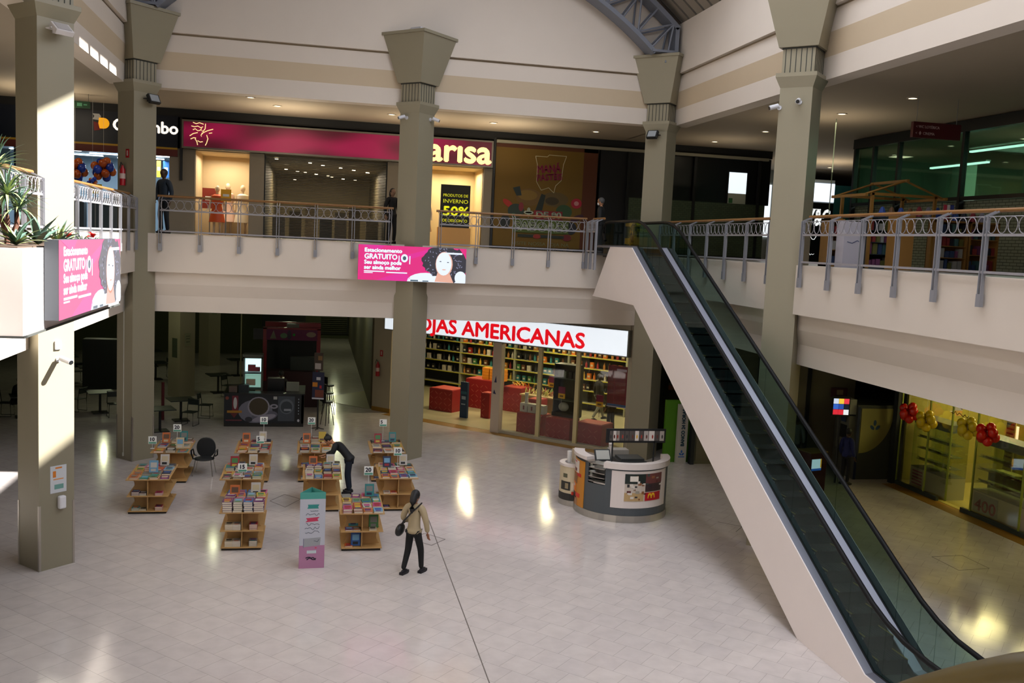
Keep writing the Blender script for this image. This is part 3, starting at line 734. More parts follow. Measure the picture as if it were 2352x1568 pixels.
# totem
def totem():
    root = thing('triangular_totem', 'three-sided cardboard totem with teal top and pink foot', 'sign', (.08, 18.31, 0), 3)
    s, Hh = .245, 1.52
    tri = [(-s, 0), (s, 0), (0, .42)]
    for i, (a, b_) in enumerate(((tri[0], tri[1]), (tri[1], tri[2]), (tri[2], tri[0]))):
        L = math.hypot(b_[0]-a[0], b_[1]-a[1]); T = Matrix.Translation((a[0], a[1], 0)) @ Matrix.Rotation(math.atan2(b_[1]-a[1], b_[0]-a[0]), 4, 'Z')
        m_ = MB(T); m_.use(C('b9bcc6', .5)).box(0, L, 0, .006, .46, Hh-.13); m_.use(C('4a9c90', .5)).box(0, L, 0, .006, Hh-.13, Hh); m_.use(C('b07a9c', .5)).box(0, L, 0, .006, 0, .46)
        if i == 0:
            y = -.001; dk = C('3c4252')
            flat(m_, C('2f8a84'), [(.14, 1.2), (.36, 1.2), (.345, 1.235), (.37, 1.28), (.15, 1.28), (.16, 1.24)], y)
            flat(m_, C('c03458'), [(.11, .93), (.36, .95), (.34, .99), (.38, 1.03), (.12, 1.01), (.15, .97)], y)
            for q, (x_, z_, w2, h2) in enumerate(((.2, 1.14, .15, .02), (.12, 1.06, .26, .05), (.12, .86, .26, .05), (.1, .78, .28, .06), (.11, .7, .27, .06))): scribble(m_, dk, x_, z_, w2, h2, y, q)
            flat(m_, C('989ba0'), [(.09, .43), (.4, .46), (.41, .62), (.09, .6)], y); flat(m_, C('7a7a90'), rect(.075, .09, .42, .6), y)
            scribble(m_, dk, .28, .52, .1, .07, y-.002, 9); flat(m_, C('d05070'), ell(.32, .41, .02, .015), y)
            flat(m_, C('c0ccd0'), rect(.15, .33, .3, .36), y); scribble(m_, C('1c1c30'), .13, .17, .2, .08, y-.002, 12, .02); scribble(m_, C('1c1c30'), .15, .15, .17, .08, y-.002, 13, .02)
        m_.build('panel', None, root)
totem()

# ================================================================= ICE-CREAM KIOSK
def kiosk():
    cx, cy = 7.64, 22.05; R = 1.14
    root = thing('dessert_kiosk', 'round grey dessert kiosk with white picture panel and yellow emblem', 'kiosk', (cx, cy, 0))
    c = (0, 0); gr = C('4a5054', .45); wh = C('dcd2cc', .4); HH = 1.42
    def A(r0, r1, a0, a1, z0, z1, nm, mat, n=20):
        m_ = MB(); m_.arc(c, r0, r1, a0, a1, z0, z1, n); return m_.build(nm, mat, root)
    A(R-.06, R+.02, -200, 20, 0, .17, 'chrome_plinth', chrome, 30)
    A(R-.06, R, -128, 5, .17, HH-.12, 'front_wall', gr); A(R-.06, R, -153, -128, .17, .86, 'slot_wall', gr)
    A(R-.06, R, -202, -153, .17, HH-.08, 'side_wall', gr)
    A(R-.14, R+.05, -130, -2, HH-.12, HH+.02, 'counter_ledge', wh); A(R-.2, R+.06, -205, -154, HH-.02, HH+.06, 'counter_ledge', wh)
    A(R, R+.012, -120, -40, .36, HH-.16, 'picture_board', wh)
    for i in range(5): A(R-.3, R+.01, -152, -129, .9+i*.11, .92+i*.11, 'tray_shelf', chrome, 6)
    A(R, R+.012, -201, -159, .17, HH-.1, 'orange_poster', C('c88420', .4), 10)
    m_ = MB()
    def tile(a0, a1, z0, z1, col, r=.014): m_.use(C(col, .4)).arc(c, R+r, R+r+.004, a0, a1, z0, z1, 5)
    tile(-104, -52, .52, 1.2, 'c8bcae'); tile(-104, -78, .96, 1.2, '1e2a26', .018); tile(-78, -52, .96, 1.2, '6a3a38', .018); tile(-78, -53, .76, .96, '3a2a2c', .018)
    tile(-104, -80, .54, .74, 'b89a6a', .018); tile(-78, -54, .54, .74, 'b01424', .018)
    r = random.Random(4)
    for i in range(34):
        a = -102+r.random()*46; z = .56+r.random()*.58; 
        if a > -80 and z < .78: continue
        tile(a, a+2+r.random()*3, z, z+.03+r.random()*.04, r.choice(['2c2c30', 'd8d0c4', '8a5a3a', '5a2020', '9a9484', '3c4a44']), .023)
    m_.use(C('e0d8cc')).arc(c, R+.024, R+.028, -98, -88, 1.02, 1.15, 5); m_.build('board_pictures', None, root)
    m_ = MB(); em = C('e8b820', .4)                # arched emblem
    for a, s in ((-71.5, 1), (-66.5, 1)):
        for k in range(8):
            t0, t1 = k/8*PI, (k+1)/8*PI
            aa, ab = a+2.4*math.cos(t0), a+2.4*math.cos(t1); m_.use(em).arc(c, R+.024, R+.03, min(aa, ab)-.5, max(aa, ab)+.5, .58+.11*math.sin((t0+t1)/2)-.0, .6+.115*math.sin((t0+t1)/2)+.012, 1)
    m_.build('arched_emblem', None, root)
    m_ = MB()
    for a0, a1, z0, z1, col in ((-194, -172, .98, 1.28, 'd8cfc8'), (-190, -180, 1.22, 1.26, 'c02030'), (-188, -178, 1.0, 1.08, '6a2020'), (-200, -176, .7, .95, '8a5a30'), (-196, -180, .48, .72, 'e07820'), (-194, -184, .6, .66, 'd8dcec'), (-178, -166, .9, .98, 'c02818'),
                                (-198, -178, .2, .46, '1c1410'), (-180, -168, .38, .48, 'd03018'), (-184, -174, .17, .34, 'b08058')):
        m_.use(C(col, .4)).arc(c, R+.014, R+.02, a0, a1, z0, z1, 4)
    m_.build('poster_pictures', None, root)
    m_ = MB(); m_.lathe([(0, .95), (R-.08, .95), (R-.08, .9), (0, .9)], 28); m_.build('worktop', C('23282a', .4), root)
    m_ = MB(); m_.box(-.15, .55, -.3, .3, .95, 1.3); m_.box(-.1, .5, -.25, .25, 1.3, 1.36); m_.build('freezer_unit', C('3a3c3c', .35), root)
    m_ = MB(); m_.box(-.75, -.35, -.35, .0, .95, 1.25); m_.build('till_box', black, root)
    m_ = MB(Matrix.Translation((-.55, -.2, 1.3)) @ Matrix.Rotation(-.6, 4, 'X')); m_.use(black).box(-.2, .2, -.02, .02, 0, .3).use(C('b8b8b0')).box(-.17, .17, -.03, -.02, .03, .27); m_.build('till_monitor', None, root)
    m_ = MB(); m_.box(-.2, .3, .35, .65, .95, 1.45); m_.build('machine_box', C('9a948a', .4), root)
    m_ = MB(); m_.cyl((-.28, .1, .95), (-.28, .1, 1.62), .06, .05, 12); m_.ball((-.28, .1, 1.66), .055); m_.build('syrup_pump', C('d8d0c8'), root, True)
    m_ = MB()
    for x in (-.55, .5): m_.box(x-.015, x+.015, -.86, -.83, HH-.1, 1.97)
    m_.build('menu_post', black, root)
    m_ = MB(); m_.use(black).box(-.72, .78, -.86, -.82, 1.9, 2.24)
    m_.build('menu_frame', None, root)
    m_ = MB(); rr = random.Random(8); x = -.64
    while x < .7:
        wv = .06+rr.random()*.08; flat(m_, C(rr.choice(['c8c0b8', '8a8078', 'a09890', '4a4440'])), rect(x, min(x+wv, .74), 1.95, 2.19), -.862); x += wv+.012
        flat(m_, C(rr.choice(['5a2a20', '2c2c2c', 'd0a030', '903020'])), ell(x-.06, 2.05, .02, .05, 8), -.866)
    m_.build('menu_pictures', None, root)
    # small side counter
    root2 = thing('side_counter', 'small half-round white counter attached at the kiosk side', 'counter', (6.68, 22.75, 0))
    m_ = MB(); m_.arc(c, .3, .44, 110, 262, 1.0, 1.06, 16); m_.build('counter_ring', wh, root2)
    m_ = MB(); m_.arc(c, .4, .42, 110, 262, .14, 1.0, 16); m_.build('curved_front', C('cdbf9f', .45), root2)
    m_ = MB(); m_.arc(c, .38, .43, 110, 262, 0, .14, 16); m_.build('chrome_plinth', chrome, root2)
    m_ = MB(); m_.arc(c, .422, .427, 110, 262, .14, .32, 16)
    for a0, a1, z0, z1, col in ((195, 235, .4, .62, '2c2a26'), (215, 228, .44, .58, '9a8a6a'), (240, 258, .3, .38, 'c83018'), (240, 256, .42, .6, 'e0d4c0'), (205, 222, .72, .82, '5a5a44')):
        m_.use(C(col)).arc(c, .424, .43, a0, a1, z0, z1, 5)
    m_.build('picture_wrap', gr, root2)
    m_ = MB(); m_.lathe([(0, .92), (.38, .92), (.38, .9), (0, .9)], 20); m_.build('tray', C('b8b8bc'), root2)
    m_ = MB(); m_.box(-.05, .15, .1, .3, 1.0, 1.35); m_.build('napkin_box', C('cfc0a6'), root2)
    m_ = MB(); m_.cyl((-.15, .2, 1.0), (-.15, .2, 1.3), .05, .06); m_.build('cup_stack', C('dcd8d4'), root2)
    m_ = MB(); m_.box(.05, .35, -.38, .3, .14, .95); m_.build('cupboard_side', C('3c4440'), root2)
kiosk()
# floor seams and access plates
m = MB(); 
def seam(pts, w_=.018):
    for (a, b_), (c, d) in zip(pts, pts[1:]):
        L = math.hypot(c-a, d-b_); nx, ny = -(d-b_)/L*w_/2, (c-a)/L*w_/2
        m.prism([(a-nx, b_-ny), (c-nx, d-ny), (c+nx, d+ny), (a+nx, b_+ny)], .0, .002, 'z')
seam([(2.76, 21.4), (2.66, 8)]); struct('trim_floor_joint', m, C('6a625c'))
for pts, l in (([(2.55, 20.4), (2.95, 19.95), (2.6, 19.55), (2.2, 20.0), (2.55, 20.4)], 'diamond floor access plate beside the walking woman'), ([(-.93, 23.16), (-.6, 23.75), (-.2, 23.3), (-.55, 22.6), (-.93, 23.16)], 'diamond floor access plate between the book stands'),
               ([(13.68, 18.08), (14.48, 18.12), (14.5, 17.26), (13.7, 17.2), (13.68, 18.08)], 'square floor access plate in front of the balloon shop'),
               ([(9.8, 20.9), (10.25, 20.5), (9.9, 20.1)], 'open floor seam beside the escalator flank')):
    m = MB(); seam(pts, .014); o = m.build('floor_access_plate', C('4a4640')); tag(o, l, 'floor plate', 'floor access plates')
# ================================================================= UPPER SHOPS, FAR SIDE (plane y = 33)
Y3 = 33.0
pier = M('shop_pier', '857c6c', .7, noise=.04)
navy = M('navy_fascia', '0c1626', .35)
def room(name, x0, x1, y0, y1, z0, z1, col, light, lc, n=2, back=None):
    for nm, mt, q in (('back', back or col, (x0, x1, y1, y1+.08, z0, z1)), ('left', col, (x0-.08, x0, y0, y1+.08, z0, z1)), ('right', col, (x1, x1+.08, y0, y1+.08, z0, z1))):
        m_ = MB(); m_.box(*q); struct('wall_%s_%s' % (name, nm), m_, mt)
    m_ = MB(); m_.box(x0, x1, y0, y1, z1, z1+.08); struct('ceiling_'+name, m_, col)
    if light:
        for i in range(n): area(name+'_light', (x0+(x1-x0)*(i+.5)/n, (y0+y1)/2, z1-.12), min(1.2, (x1-x0)/n*.7), light/n, lc)
# fascia black band and piers
m = MB(); m.use(C('0e1012')).box(-34, 16.6, Y3-.05, Y3+.2, 10.12, CZ); m.use(pier)
for a, c in ((-4.75, -3.95), (-2.22, -1.74), (2.36, 3.1), (5.72, 6.02)): m.box(a, c, Y3-.02, Y3+.2, SZ, 9.12)
m.use(C('1a1c1e')).box(6.02, 6.1, Y3-.1, Y3+.2, SZ, 10.2).box(-4.42, -4.34, Y3-.1, Y3+.1, 8.1, 10.1)
struct('wall_shops_back', m)
# electronics shop with round-lettered sign
def shop_sign_navy():
    root = thing('shop_sign', 'dark navy shop sign with white rounded letters behind the far left column', 'sign', (-12, Y3-.06, 8.85))
    m_ = MB(); m_.use(navy).box(0, 7.5, 0, .15, .28, 1.3); m_.use(C('b08a20')).box(0, 7.5, -.01, .15, .22, .28); m_.use(C('5a1c14')).box(0, 7.5, -.005, .15, 0, .22); m_.build('fascia_board', None, root)
    m_ = MB(); flat(m_, E_('e8a010', .7), [(5.12, .74), (5.24, .74)]+[(5.24+.17*math.sin(t*PI/8), .91-.17*math.cos(t*PI/8)) for t in range(9)]+[(5.1, 1.08), (5.08, .9)], -.02, .02)
    flat(m_, C('b8b8b8'), [(4.9, 1.2), (5.1, 1.2), (5.16, 1.12), (5.08, 1.0), (4.9, 1.02), (4.96, 1.12)], -.01, .02); flat(m_, C('7a1814'), [(4.93, .95), (5.08, .92), (5.16, .7), (4.95, .66)], -.01, .02); m_.build('emblem', None, root)
    text(root, 'Colombo', 5.5, .72, .52, E_('f4ece0', 1.0), y=-.02, depth=.015, width=1.98, bold=.01)
shop_sign_navy()
room('electronics_shop', -12, -4.75, Y3+.1, 38, SZ, 9.0, C('8a9aa8'), 260, (.8, .92, 1), 3, C('7f95a6'))
m = MB(); m.box(-9.45, -9.0, Y3-.02, Y3+.15, SZ, 8.85); struct('wall_shop_pier', m, navy)
for i, (x, y) in enumerate(((-8.3, 34.5), (-7.2, 35.3), (-8.0, 36.4), (-6.6, 36.9), (-5.4, 34.8), (-5.9, 36.2), (-9.8, 35.5))):
    m = MB(); m.use(E_('f2faff', 4.0)).box(-.5, .5, -.07, .07, -.03, 0); o = m.build('ceiling_tube_light', None); o.location = (x, y, 8.97)
    tag(o, ORD[i]+' white tube light from the far side in the electronics shop ceiling', 'light', 'tube lights of the electronics shop')
def balloon_cluster(name, label, loc, cols, n, R, br, seed, group=None, up=0):
    root = thing(name, label, 'balloons', loc, 0, group); r = random.Random(seed)
    for i in range(n):
        t = PI*(3-math.sqrt(5))*i; zz = 1-2*(i+.5)/n; q = math.sqrt(1-zz*zz)
        c_ = (R*q*math.cos(t), R*q*math.sin(t), R*zz); m_ = MB(); m_.ball(c_, (br*.93, br*.93, br), 14, 10)
        m_.build('balloon', M('balloon_'+cols[i % len(cols)], cols[i % len(cols)], .25), root, True)
    m_ = MB(); m_.cyl((0, 0, -R-.1), (0, 0, (10.38 if loc[2] > 6 else 4.15)-loc[2]), .003, n=5); m_.build('string', C('c8c8c8'), root)
balloon_cluster('balloon_cluster', 'orange and blue balloon ball partly hidden by the sunlit column', (-7.52, 32.5, 8.2), ['c05a18', '1838a0', 'a84810', '2444b8'], 14, .27, .14, 1, 'orange and blue balloon balls')
balloon_cluster('balloon_cluster', 'orange and blue balloon ball nearer the fire extinguisher', (-6.68, 32.5, 8.27), ['c05a18', '1838a0', 'a84810', '2444b8'], 14, .27, .14, 2, 'orange and blue balloon balls')
balloon_cluster('balloon_cluster', 'small orange and blue balloon knot above a yellow notice', (-6.95, 32.25, 7.85), ['2444b8', 'c86a28'], 7, .11, .07, 3, 'orange and blue balloon balls')
m = MB(); m.use(C('d8c020')).box(-.2, .2, 0, .02, 0, .3).use(C('8a7a10')).box(-.15, .15, -.004, 0, .12, .16); m.use(C('888888')).cyl((0, .03, -1.15), (0, .03, 0), .015, n=6)
o = m.build('notice_stand', None); o.location = (-6.95, 32.6, 7.5); tag(o, 'yellow notice on a stand below the small balloon knot', 'sign')
m = MB(); m.use(C('5c6468')).box(-.6, .6, 0, .5, 0, 1.25).use(C('a8763a')).box(-.62, .62, -.02, .52, 1.25, 1.29); o = m.build('shop_counter', None); o.location = (-6.2, 33.9, SZ); tag(o, 'grey counter with wooden top inside the electronics shop', 'counter')
def wall_display(x, y, z, w_, h_, col, label, name='shop_banner', cat='banner'):
    m_ = MB()
    if h_ > .58 and w_ < .25: m_.use(C('909090')).box(-.004, .004, .008, .012, h_, 9.0-z)
    if z < 8 and y < 35: m_.use(C('707070')).box(-.02, .02, .02, .05, SZ-z, h_)
    m_.use(C(col)).box(-w_/2, w_/2, 0, .02, 0, h_); m_.use(C('d8dce0')).box(-w_*.3, w_*.3, -.004, 0, h_*.4, h_*.6)
    o = m_.build(name, None); o.location = (x, y, z); tag(o, label, cat); return o
for a in ((-5.55, 36.0, 8.3, .14, .6, 'd0a020', 'yellow hanging strip banner in the electronics shop'), (-5.3, 36.0, 8.3, .2, .6, '2868a8', 'blue hanging strip banner in the electronics shop'), (-5.05, 36.0, 8.3, .16, .6, 'b84820', 'orange hanging strip banner in the electronics shop'),
          (-5.7, 37.975, 7.6, 1.1, .4, '2a5a94', 'blue wall banner at the back of the electronics shop'), (-5.0, 37.975, 7.3, .3, .5, '2848a0', 'small blue panel behind the man in dark clothes'), (-9.7, 32.6, 8.05, .5, .7, '40607a', 'poster with red foot on the navy shop front behind the yucca')): wall_display(*a)
m = MB(); m.use(C('982018')).box(-.25, .25, 0, .02, 0, .32).use(C('c8c8c8')).box(-.18, .18, -.004, 0, .08, .2); o = m.build('red_notice', None); o.location = (-9.7, 32.58, 7.75); tag(o, 'red notice below the blue poster behind the yucca', 'sign')
for i in range(3):
    m = MB(); m.use(C('3c4448')).box(-.45, .45, 0, .4, 0, .9).use(C('b8c0c8')).box(-.4, .4, .0, .35, .9, 1.1); o = m.build('display_cabinet', None); o.location = (-9.2+i*1.0, 34.2+i*.5, SZ); tag(o, ORD[i]+' low appliance cabinet from the left in the electronics shop', 'cabinet', 'low cabinets in the electronics shop')

# clothing shop: long pink lightbox
def mag(nm, e): return M('lightbox_'+nm, 'a01048', .35, emit=e, ecol='b4104e')
def pink_sign():
    root = thing('shop_sign', 'long magenta lightbox sign with cream letters over the shuttered clothing shop', 'sign', (-4.35, Y3-.25, 9.13))
    L = 10.33; Hh = .92
    m_ = MB(); m_.use(C('6e6a60', .4)).box(0, L, 0, .25, 0, Hh); m_.build('sign_case', None, root)
    m = bpy.data.materials.new('lightbox_face'); m.use_nodes = True; nt = m.node_tree; b_ = nt.nodes['Principled BSDF']
    tc = nt.nodes.new('ShaderNodeTexCoord'); mp = nt.nodes.new('ShaderNodeMapping'); mp.inputs['Scale'].default_value = (.55, 1, 1.4); n = nt.nodes.new('ShaderNodeTexNoise'); n.inputs['Scale'].default_value = 1.0; n.inputs['Detail'].default_value = 0
    nt.links.new(tc.outputs['Object'], mp.inputs[0]); nt.links.new(mp.outputs[0], n.inputs[0]); r = nt.nodes.new('ShaderNodeMapRange'); r.inputs[1].default_value = .35; r.inputs[2].default_value = .68; r.inputs[3].default_value = .08; r.inputs[4].default_value = .62
    nt.links.new(n.outputs['Fac'], r.inputs[0]); nt.links.new(r.outputs[0], b_.inputs['Emission Strength']); b_.inputs['Emission Color'].default_value = (*lin('b0104c'), 1); b_.inputs['Base Color'].default_value = (*lin('480620'), 1)
    m_ = MB(); m_.use(m).box(.06, L-.06, -.01, 0, .06, Hh-.06); m_.build('lit_face', None, root)
    cream = E_('f8dc98', 1.1)
    text(root, 'mar\u0131sa', 7.12, .13, 1.12, cream, y=-.02, depth=.012, width=3.05, bold=.022)
    m_ = MB(); P = [[(.35, .84), (.45, .8), (.55, .84), (.68, .8)], [(.3, .72), (.4, .7), (.5, .73), (.6, .68), (.66, .72)], [(.35, .6), (.42, .64), (.5, .58), (.58, .6), (.62, .66)], [(.25, .4), (.36, .48), (.5, .52)],
                    [(.28, .3), (.38, .35), (.45, .34)], [(.74, .82), (.73, .66), (.66, .56), (.62, .6)], [(.62, .5), (.8, .6), (.98, .66)], [(.66, .52), (.6, .44), (.62, .4)], [(.78, .46), (.82, .34), (.78, .2), (.74, .12)],
                    [(.42, .32), (.48, .22), (.5, .12)], [(.5, .26), (.58, .22), (.66, .24)], [(.85, .52), (.95, .54)]]
    for p in P: m_.tube([(x, -.015, z) for x, z in p], .014, 6)
    m_.build('portrait_emblem', cream, root, True)
pink_sign()
warm = (1, .86, .62)
room('display_window_left', -3.95, -2.22, Y3+.1, 35.2, SZ, 9.1, C('bca886'), 70, warm, 1)
room('display_window_right', 3.1, 5.72, Y3+.1, 35, SZ, 9.1, C('c4ae80'), 125, warm, 2)
room('clothing_shop', -1.74, 2.36, Y3+.35, 44, SZ, 9.1, C('6a6048'), 330, (1, .85, .6), 2, C('8a7c58'))
def shutter(x0, x1, y, z0, z1, label, n=52, col='3c3a2c'):
    root = thing('roller_shutter', label, 'shutter', (x0, y, z0)); m_ = MB(); h = (z1-z0)/n; W = x1-x0
    for i in range(n): m_.box(0, W, -.01, .01, i*h, i*h+h*.46)
    m_.build('slats', C(col, .45), root)
    for x in (0, W): m_ = MB(); m_.box(x-.04, x+.04, -.04, .04, 0, z1-z0); m_.build('guide_rail', C('1e2220'), root)
    m_ = MB(); m_.box(0, W, -.03, .03, 0, .08); m_.build('bottom_bar', C('2a2a24'), root); return root
shutter(-1.74, 2.36, Y3+.1, SZ, 9.1, 'closed see-through roller shutter of the clothing shop')
r = random.Random(11)
for i in range(16):
    m = MB(); m.use(E_('ffeec8', 5)).cyl((0, 0, 0), (0, 0, .03), .06, n=10); o = m.build('shop_downlight', None); o.location = (-1.5+3.6*((i*7 % 16)+.5)/16, 34.0+9.6*(i/16)**1.3, 9.05-.12*(i % 3))
    tag(o, 'small warm downlight glimpsed through the closed see-through shutter', 'light', 'downlights behind the see-through shutter')
for i in range(7):
    x = -1.3+i*.55; m = MB(); m.use(C(['8a8070', '6a5a40', 'a89878', '54504a'][i % 4])).box(-.22, .22, 0, .3, 0, .75+.25*(i % 3)); m.use(C('c8b890')).box(-.24, .24, -.02, .32, .75+.25*(i % 3), .79+.25*(i % 3))
    o = m.build('merchandise_table', None); o.location = (x, 34.8+(i % 3)*1.2, SZ); tag(o, ORD[i]+' display table from the left behind the see-through shutter', 'table', 'display tables behind the shutter')
# mannequins and window dressing
def mannequin(x, y, z, h, label, dress, skin='c8b49a', group='shop window mannequins'):
    root = thing('mannequin', label, 'mannequin', (x, y, z), 0, group); k = h/1.7
    m_ = MB(); m_.ball((0, 0, 1.6*k), (.085*k, .1*k, .12*k)); m_.cyl((0, 0, 1.4*k), (0, 0, 1.52*k), .045*k); 
    for s in (-1, 1): m_.tube([(s*.17*k, 0, 1.36*k), (s*.24*k, .02, 1.1*k), (s*.25*k, -.05, .85*k)], [.045*k, .04*k, .03*k]); m_.tube([(s*.09*k, 0, .9*k), (s*.1*k, 0, .5*k), (s*.1*k, 0, .03)], [.075*k, .055*k, .035*k])
    m_.build('figure', C(skin, .4), root, True)
    m_ = MB(); m_.lathe([(.09*k, 1.42*k), (.2*k, 1.36*k), (.19*k, 1.15*k), (.15*k, 1.02*k), (.22*k, .75*k), (.28*k, .45*k)], 16); m_.build('dress', C(dress), root, True)
    m_ = MB(); m_.cyl((0, 0, 0), (0, 0, .02), .2); m_.build('base_disc', C('888888'), root)
mannequin(-2.52, 34.4, SZ, 1.75, 'mannequin in white dress beside the shutter-side edge of the left display window', 'd8d0c0')
mannequin(-3.05, 34.75, SZ, 1.8, 'mannequin in pale pink dress in the left display window', 'd8b8a8')
mannequin(-3.3, 33.7, SZ, 1.65, 'mannequin in orange dress in the left display window', 'b84818')
mannequin(3.75, 33.6, SZ, 1.75, 'blond mannequin in beige jacket in the right display window', 'a88860')
for a in ((-3.62, 34.4, SZ+.9, .5, .7, '7a2418', 'dark red panel in the left display window'), (-3.0, 33.5, SZ+1.15, .34, .4, 'e0a820', 'yellow offer card in the left display window'),
          (3.55, 34.6, SZ+.8, .75, 1.6, 'd8961c', 'orange backdrop panel in the right display window')): wall_display(*a)
def sale_sign():
    root = thing('sale_sign', 'black sale sign with yellow 50% in the right display window', 'sign', (4.28, 33.35, 7.0))
    m_ = MB(); m_.box(0, 1.05, 0, .06, 0, 1.5); m_.build('board', C('14160f'), root); y_ = E_('d8d820', .6)
    text(root, 'PRODUTOS DE', .08, 1.08, .14, y_, y=-.005, width=.88); text(root, 'INVERNO', .08, .86, .19, y_, y=-.005, width=.88); text(root, '50%', .08, .42, .46, y_, y=-.005, width=.9, bold=.01); text(root, 'DE DESCONTO', .08, .2, .14, y_, y=-.005, width=.88)
    m_ = MB(); m_.box(-.05, 1.1, -.1, .3, -.65, -.0); m_.build('plinth', C('d0a060'), root)
sale_sign()
# pastry billboard
def pastry():
    root = thing('billboard', 'yellow pastry shop billboard on the closed shopfront beside the pink sign', 'billboard', (6.12, Y3-.05, 6.45))
    L, Hh = 3.72, 3.6; m_ = MB(); m_.use(M('banner_ochre', '6a5010', .7)).box(0, L, 0, .05, 0, Hh); m_.use(M('banner_rust', '52280e', .7)).box(L*.86, L, -.002, 0, 0, Hh).box(0, L, -.002, 0, Hh-.16, Hh); m_.build('banner', None, root)
    m_ = MB(); y = -.006
    ol = [(1.42, 3.2), (1.85, 3.2), (1.92, 3.27), (2.55, 3.26), (2.45, 2.95), (2.4, 2.4), (2.2, 2.2), (2.15, 1.95), (1.95, 2.12), (1.68, 2.02), (1.5, 2.3), (1.5, 2.9)]
    for a, b_ in zip(ol, ol[1:]+ol[:1]): m_.use(C('b8b090')).tube([(a[0], y, a[1]), (b_[0], y, b_[1])], .012, 5)
    m_.build('map_outline', None, root)
    text(root, 'MANÁ', 1.5, 2.62, .36, C('7a1a3a'), y=-.01, width=.85, rot=6, bold=.01); text(root, 'PASTÉIS', 1.5, 2.34, .3, C('7a1a3a'), y=-.01, width=.92, rot=6, bold=.01)
    m_ = MB()
    for col, e in (('6a5020', ell(1.25, 1.75, .48, .3)), ('7a6020', ell(1.2, 1.82, .35, .18)), ('5a4a24', ell(2.2, 1.72, .5, .26)), ('3a3018', ell(2.1, 1.66, .25, .14)), ('1e2820', [(1.5, 1.3), (1.7, 1.9), (1.85, 1.85), (1.75, 1.3)]), ('1c2c2c', [(.65, 2.05), (.9, 2.12), (.98, 1.8), (.8, 1.78)]),
                   ('a02818', ell(.5, 1.5, .22, .1, rot=-.6)), ('2a3a30', ell(.8, 1.25, .3, .25)), ('7a2830', ell(.98, 1.4, .09, .16)), ('a01c30', ell(3.0, 1.62, .2, .18)), ('b88080', ell(3.0, 1.62, .09, .08)), ('2c4a2a', ell(2.55, 1.3, .3, .25)), ('3a1c2c', ell(3.05, 1.1, .26, .1, rot=.4)),
                   ('20242c', ell(2.85, .72, .2, .22)), ('1e2420', ell(.42, .85, .18, .25)), ('3a6a5a', ell(.72, 1.08, .1, .08)), ('6a2020', ell(2.7, .38, .17, .12)), ('202820', rect(.9, 2.6, .34, .44)), ('8a2a20', ell(1.6, .38, .14, .08)), ('4a5a20', rect(.72, 2.75, .5, .98)), ('7a1420', rect(1.45, 2.5, 1.0, 1.3))):
        flat(m_, C(col), e, y); y -= .0012
    m_.build('food_pictures', None, root)
    g_ = C('a8b4a0'); text(root, '+', 1.08, 1.0, .6, g_, y=-.04, bold=.02); text(root, 'DE 80', 1.52, 1.05, .3, g_, y=-.04, width=.9, bold=.008); text(root, 'SABORES', .75, .58, .42, g_, y=-.04, width=1.95, bold=.01)
    text(root, 'VISITE NOSSA LOJA NA', .7, .06, .17, C('6a6c48'), y=-.01, width=2.1); text(root, 'PRAÇA DE ALIMENTAÇÃO', .58, -.14+.0, .17, C('1e2438'), y=-.01, width=2.4, bold=.006)
pastry()
m = MB(); m.use(C('0a0c10')).box(9.95, 12.6, Y3, Y3+.2, SZ, 10.1); m.use(C('0c0e12', .3)).box(12.6, 16.6, Y3+.02, Y3+.2, 8.4, 10.1); m.use(C('8f8c7a')).box(6.1, 16.4, Y3-.2, Y3-.05, 10.02, 10.12)
struct('wall_dark_shop', m)
def frosted():
    root = thing('frosted_partition', 'green frosted glass shop partition with dark mullions behind the far right column', 'partition', (11.0, Y3-.1, SZ))
    m_ = MB(); m = bpy.data.materials.new('frosted_tiles'); m.use_nodes = True; nt = m.node_tree; b_ = nt.nodes['Principled BSDF']; tc = nt.nodes.new('ShaderNodeTexCoord'); sx = nt.nodes.new('ShaderNodeSeparateXYZ'); cx_ = nt.nodes.new('ShaderNodeCombineXYZ')
    nt.links.new(tc.outputs['Object'], sx.inputs[0]); nt.links.new(sx.outputs[0], cx_.inputs[0]); nt.links.new(sx.outputs[2], cx_.inputs[1])
    br = nt.nodes.new('ShaderNodeTexBrick'); br.inputs['Scale'].default_value = 1; br.inputs['Brick Width'].default_value = .16; br.inputs['Row Height'].default_value = .07; br.inputs['Mortar Size'].default_value = .006
    br.inputs['Color1'].default_value = (*lin('56644e'), 1); br.inputs['Color2'].default_value = (*lin('4c5a46'), 1); br.inputs['Mortar'].default_value = (*lin('38443a'), 1)
    nt.links.new(cx_.outputs[0], br.inputs[0]); nt.links.new(br.outputs[0], b_.inputs['Base Color']); b_.inputs['Roughness'].default_value = .35
    m_.use(m).box(0, 5.4, 0, .03, .1, 2.05); m_.build('frosted_pane', None, root)
    for x in (0, 2.55, 5.1): m_ = MB(); m_.box(x-.05, x+.05, -.04, .06, 0, 3.7); m_.build('mullion', C('0c1012'), root)
    m_ = MB(); m_.box(0, 5.4, -.03, .05, 0, .1); m_.build('sill', C('0c1012'), root)
frosted()
m = MB(); m.use(E_('e8f4fa', 1.1)).box(0, .72, 0, .02, .38, 1.15).use(C('c8d4c8')).box(0, .72, 0, .02, 0, .38).use(C('3a7a4a')).box(.05, .2, -.01, 0, .02, .2); m.use(C('10161a')).box(-.05, 0, -.02, .05, 0, 1.15).box(.72, .77, -.02, .05, 0, 1.15)
o = m.build('bright_opening', None); o.location = (14.92, Y3-.03, 8.4); tag(o, 'bright daylit opening seen through the dark shopfront', 'window')
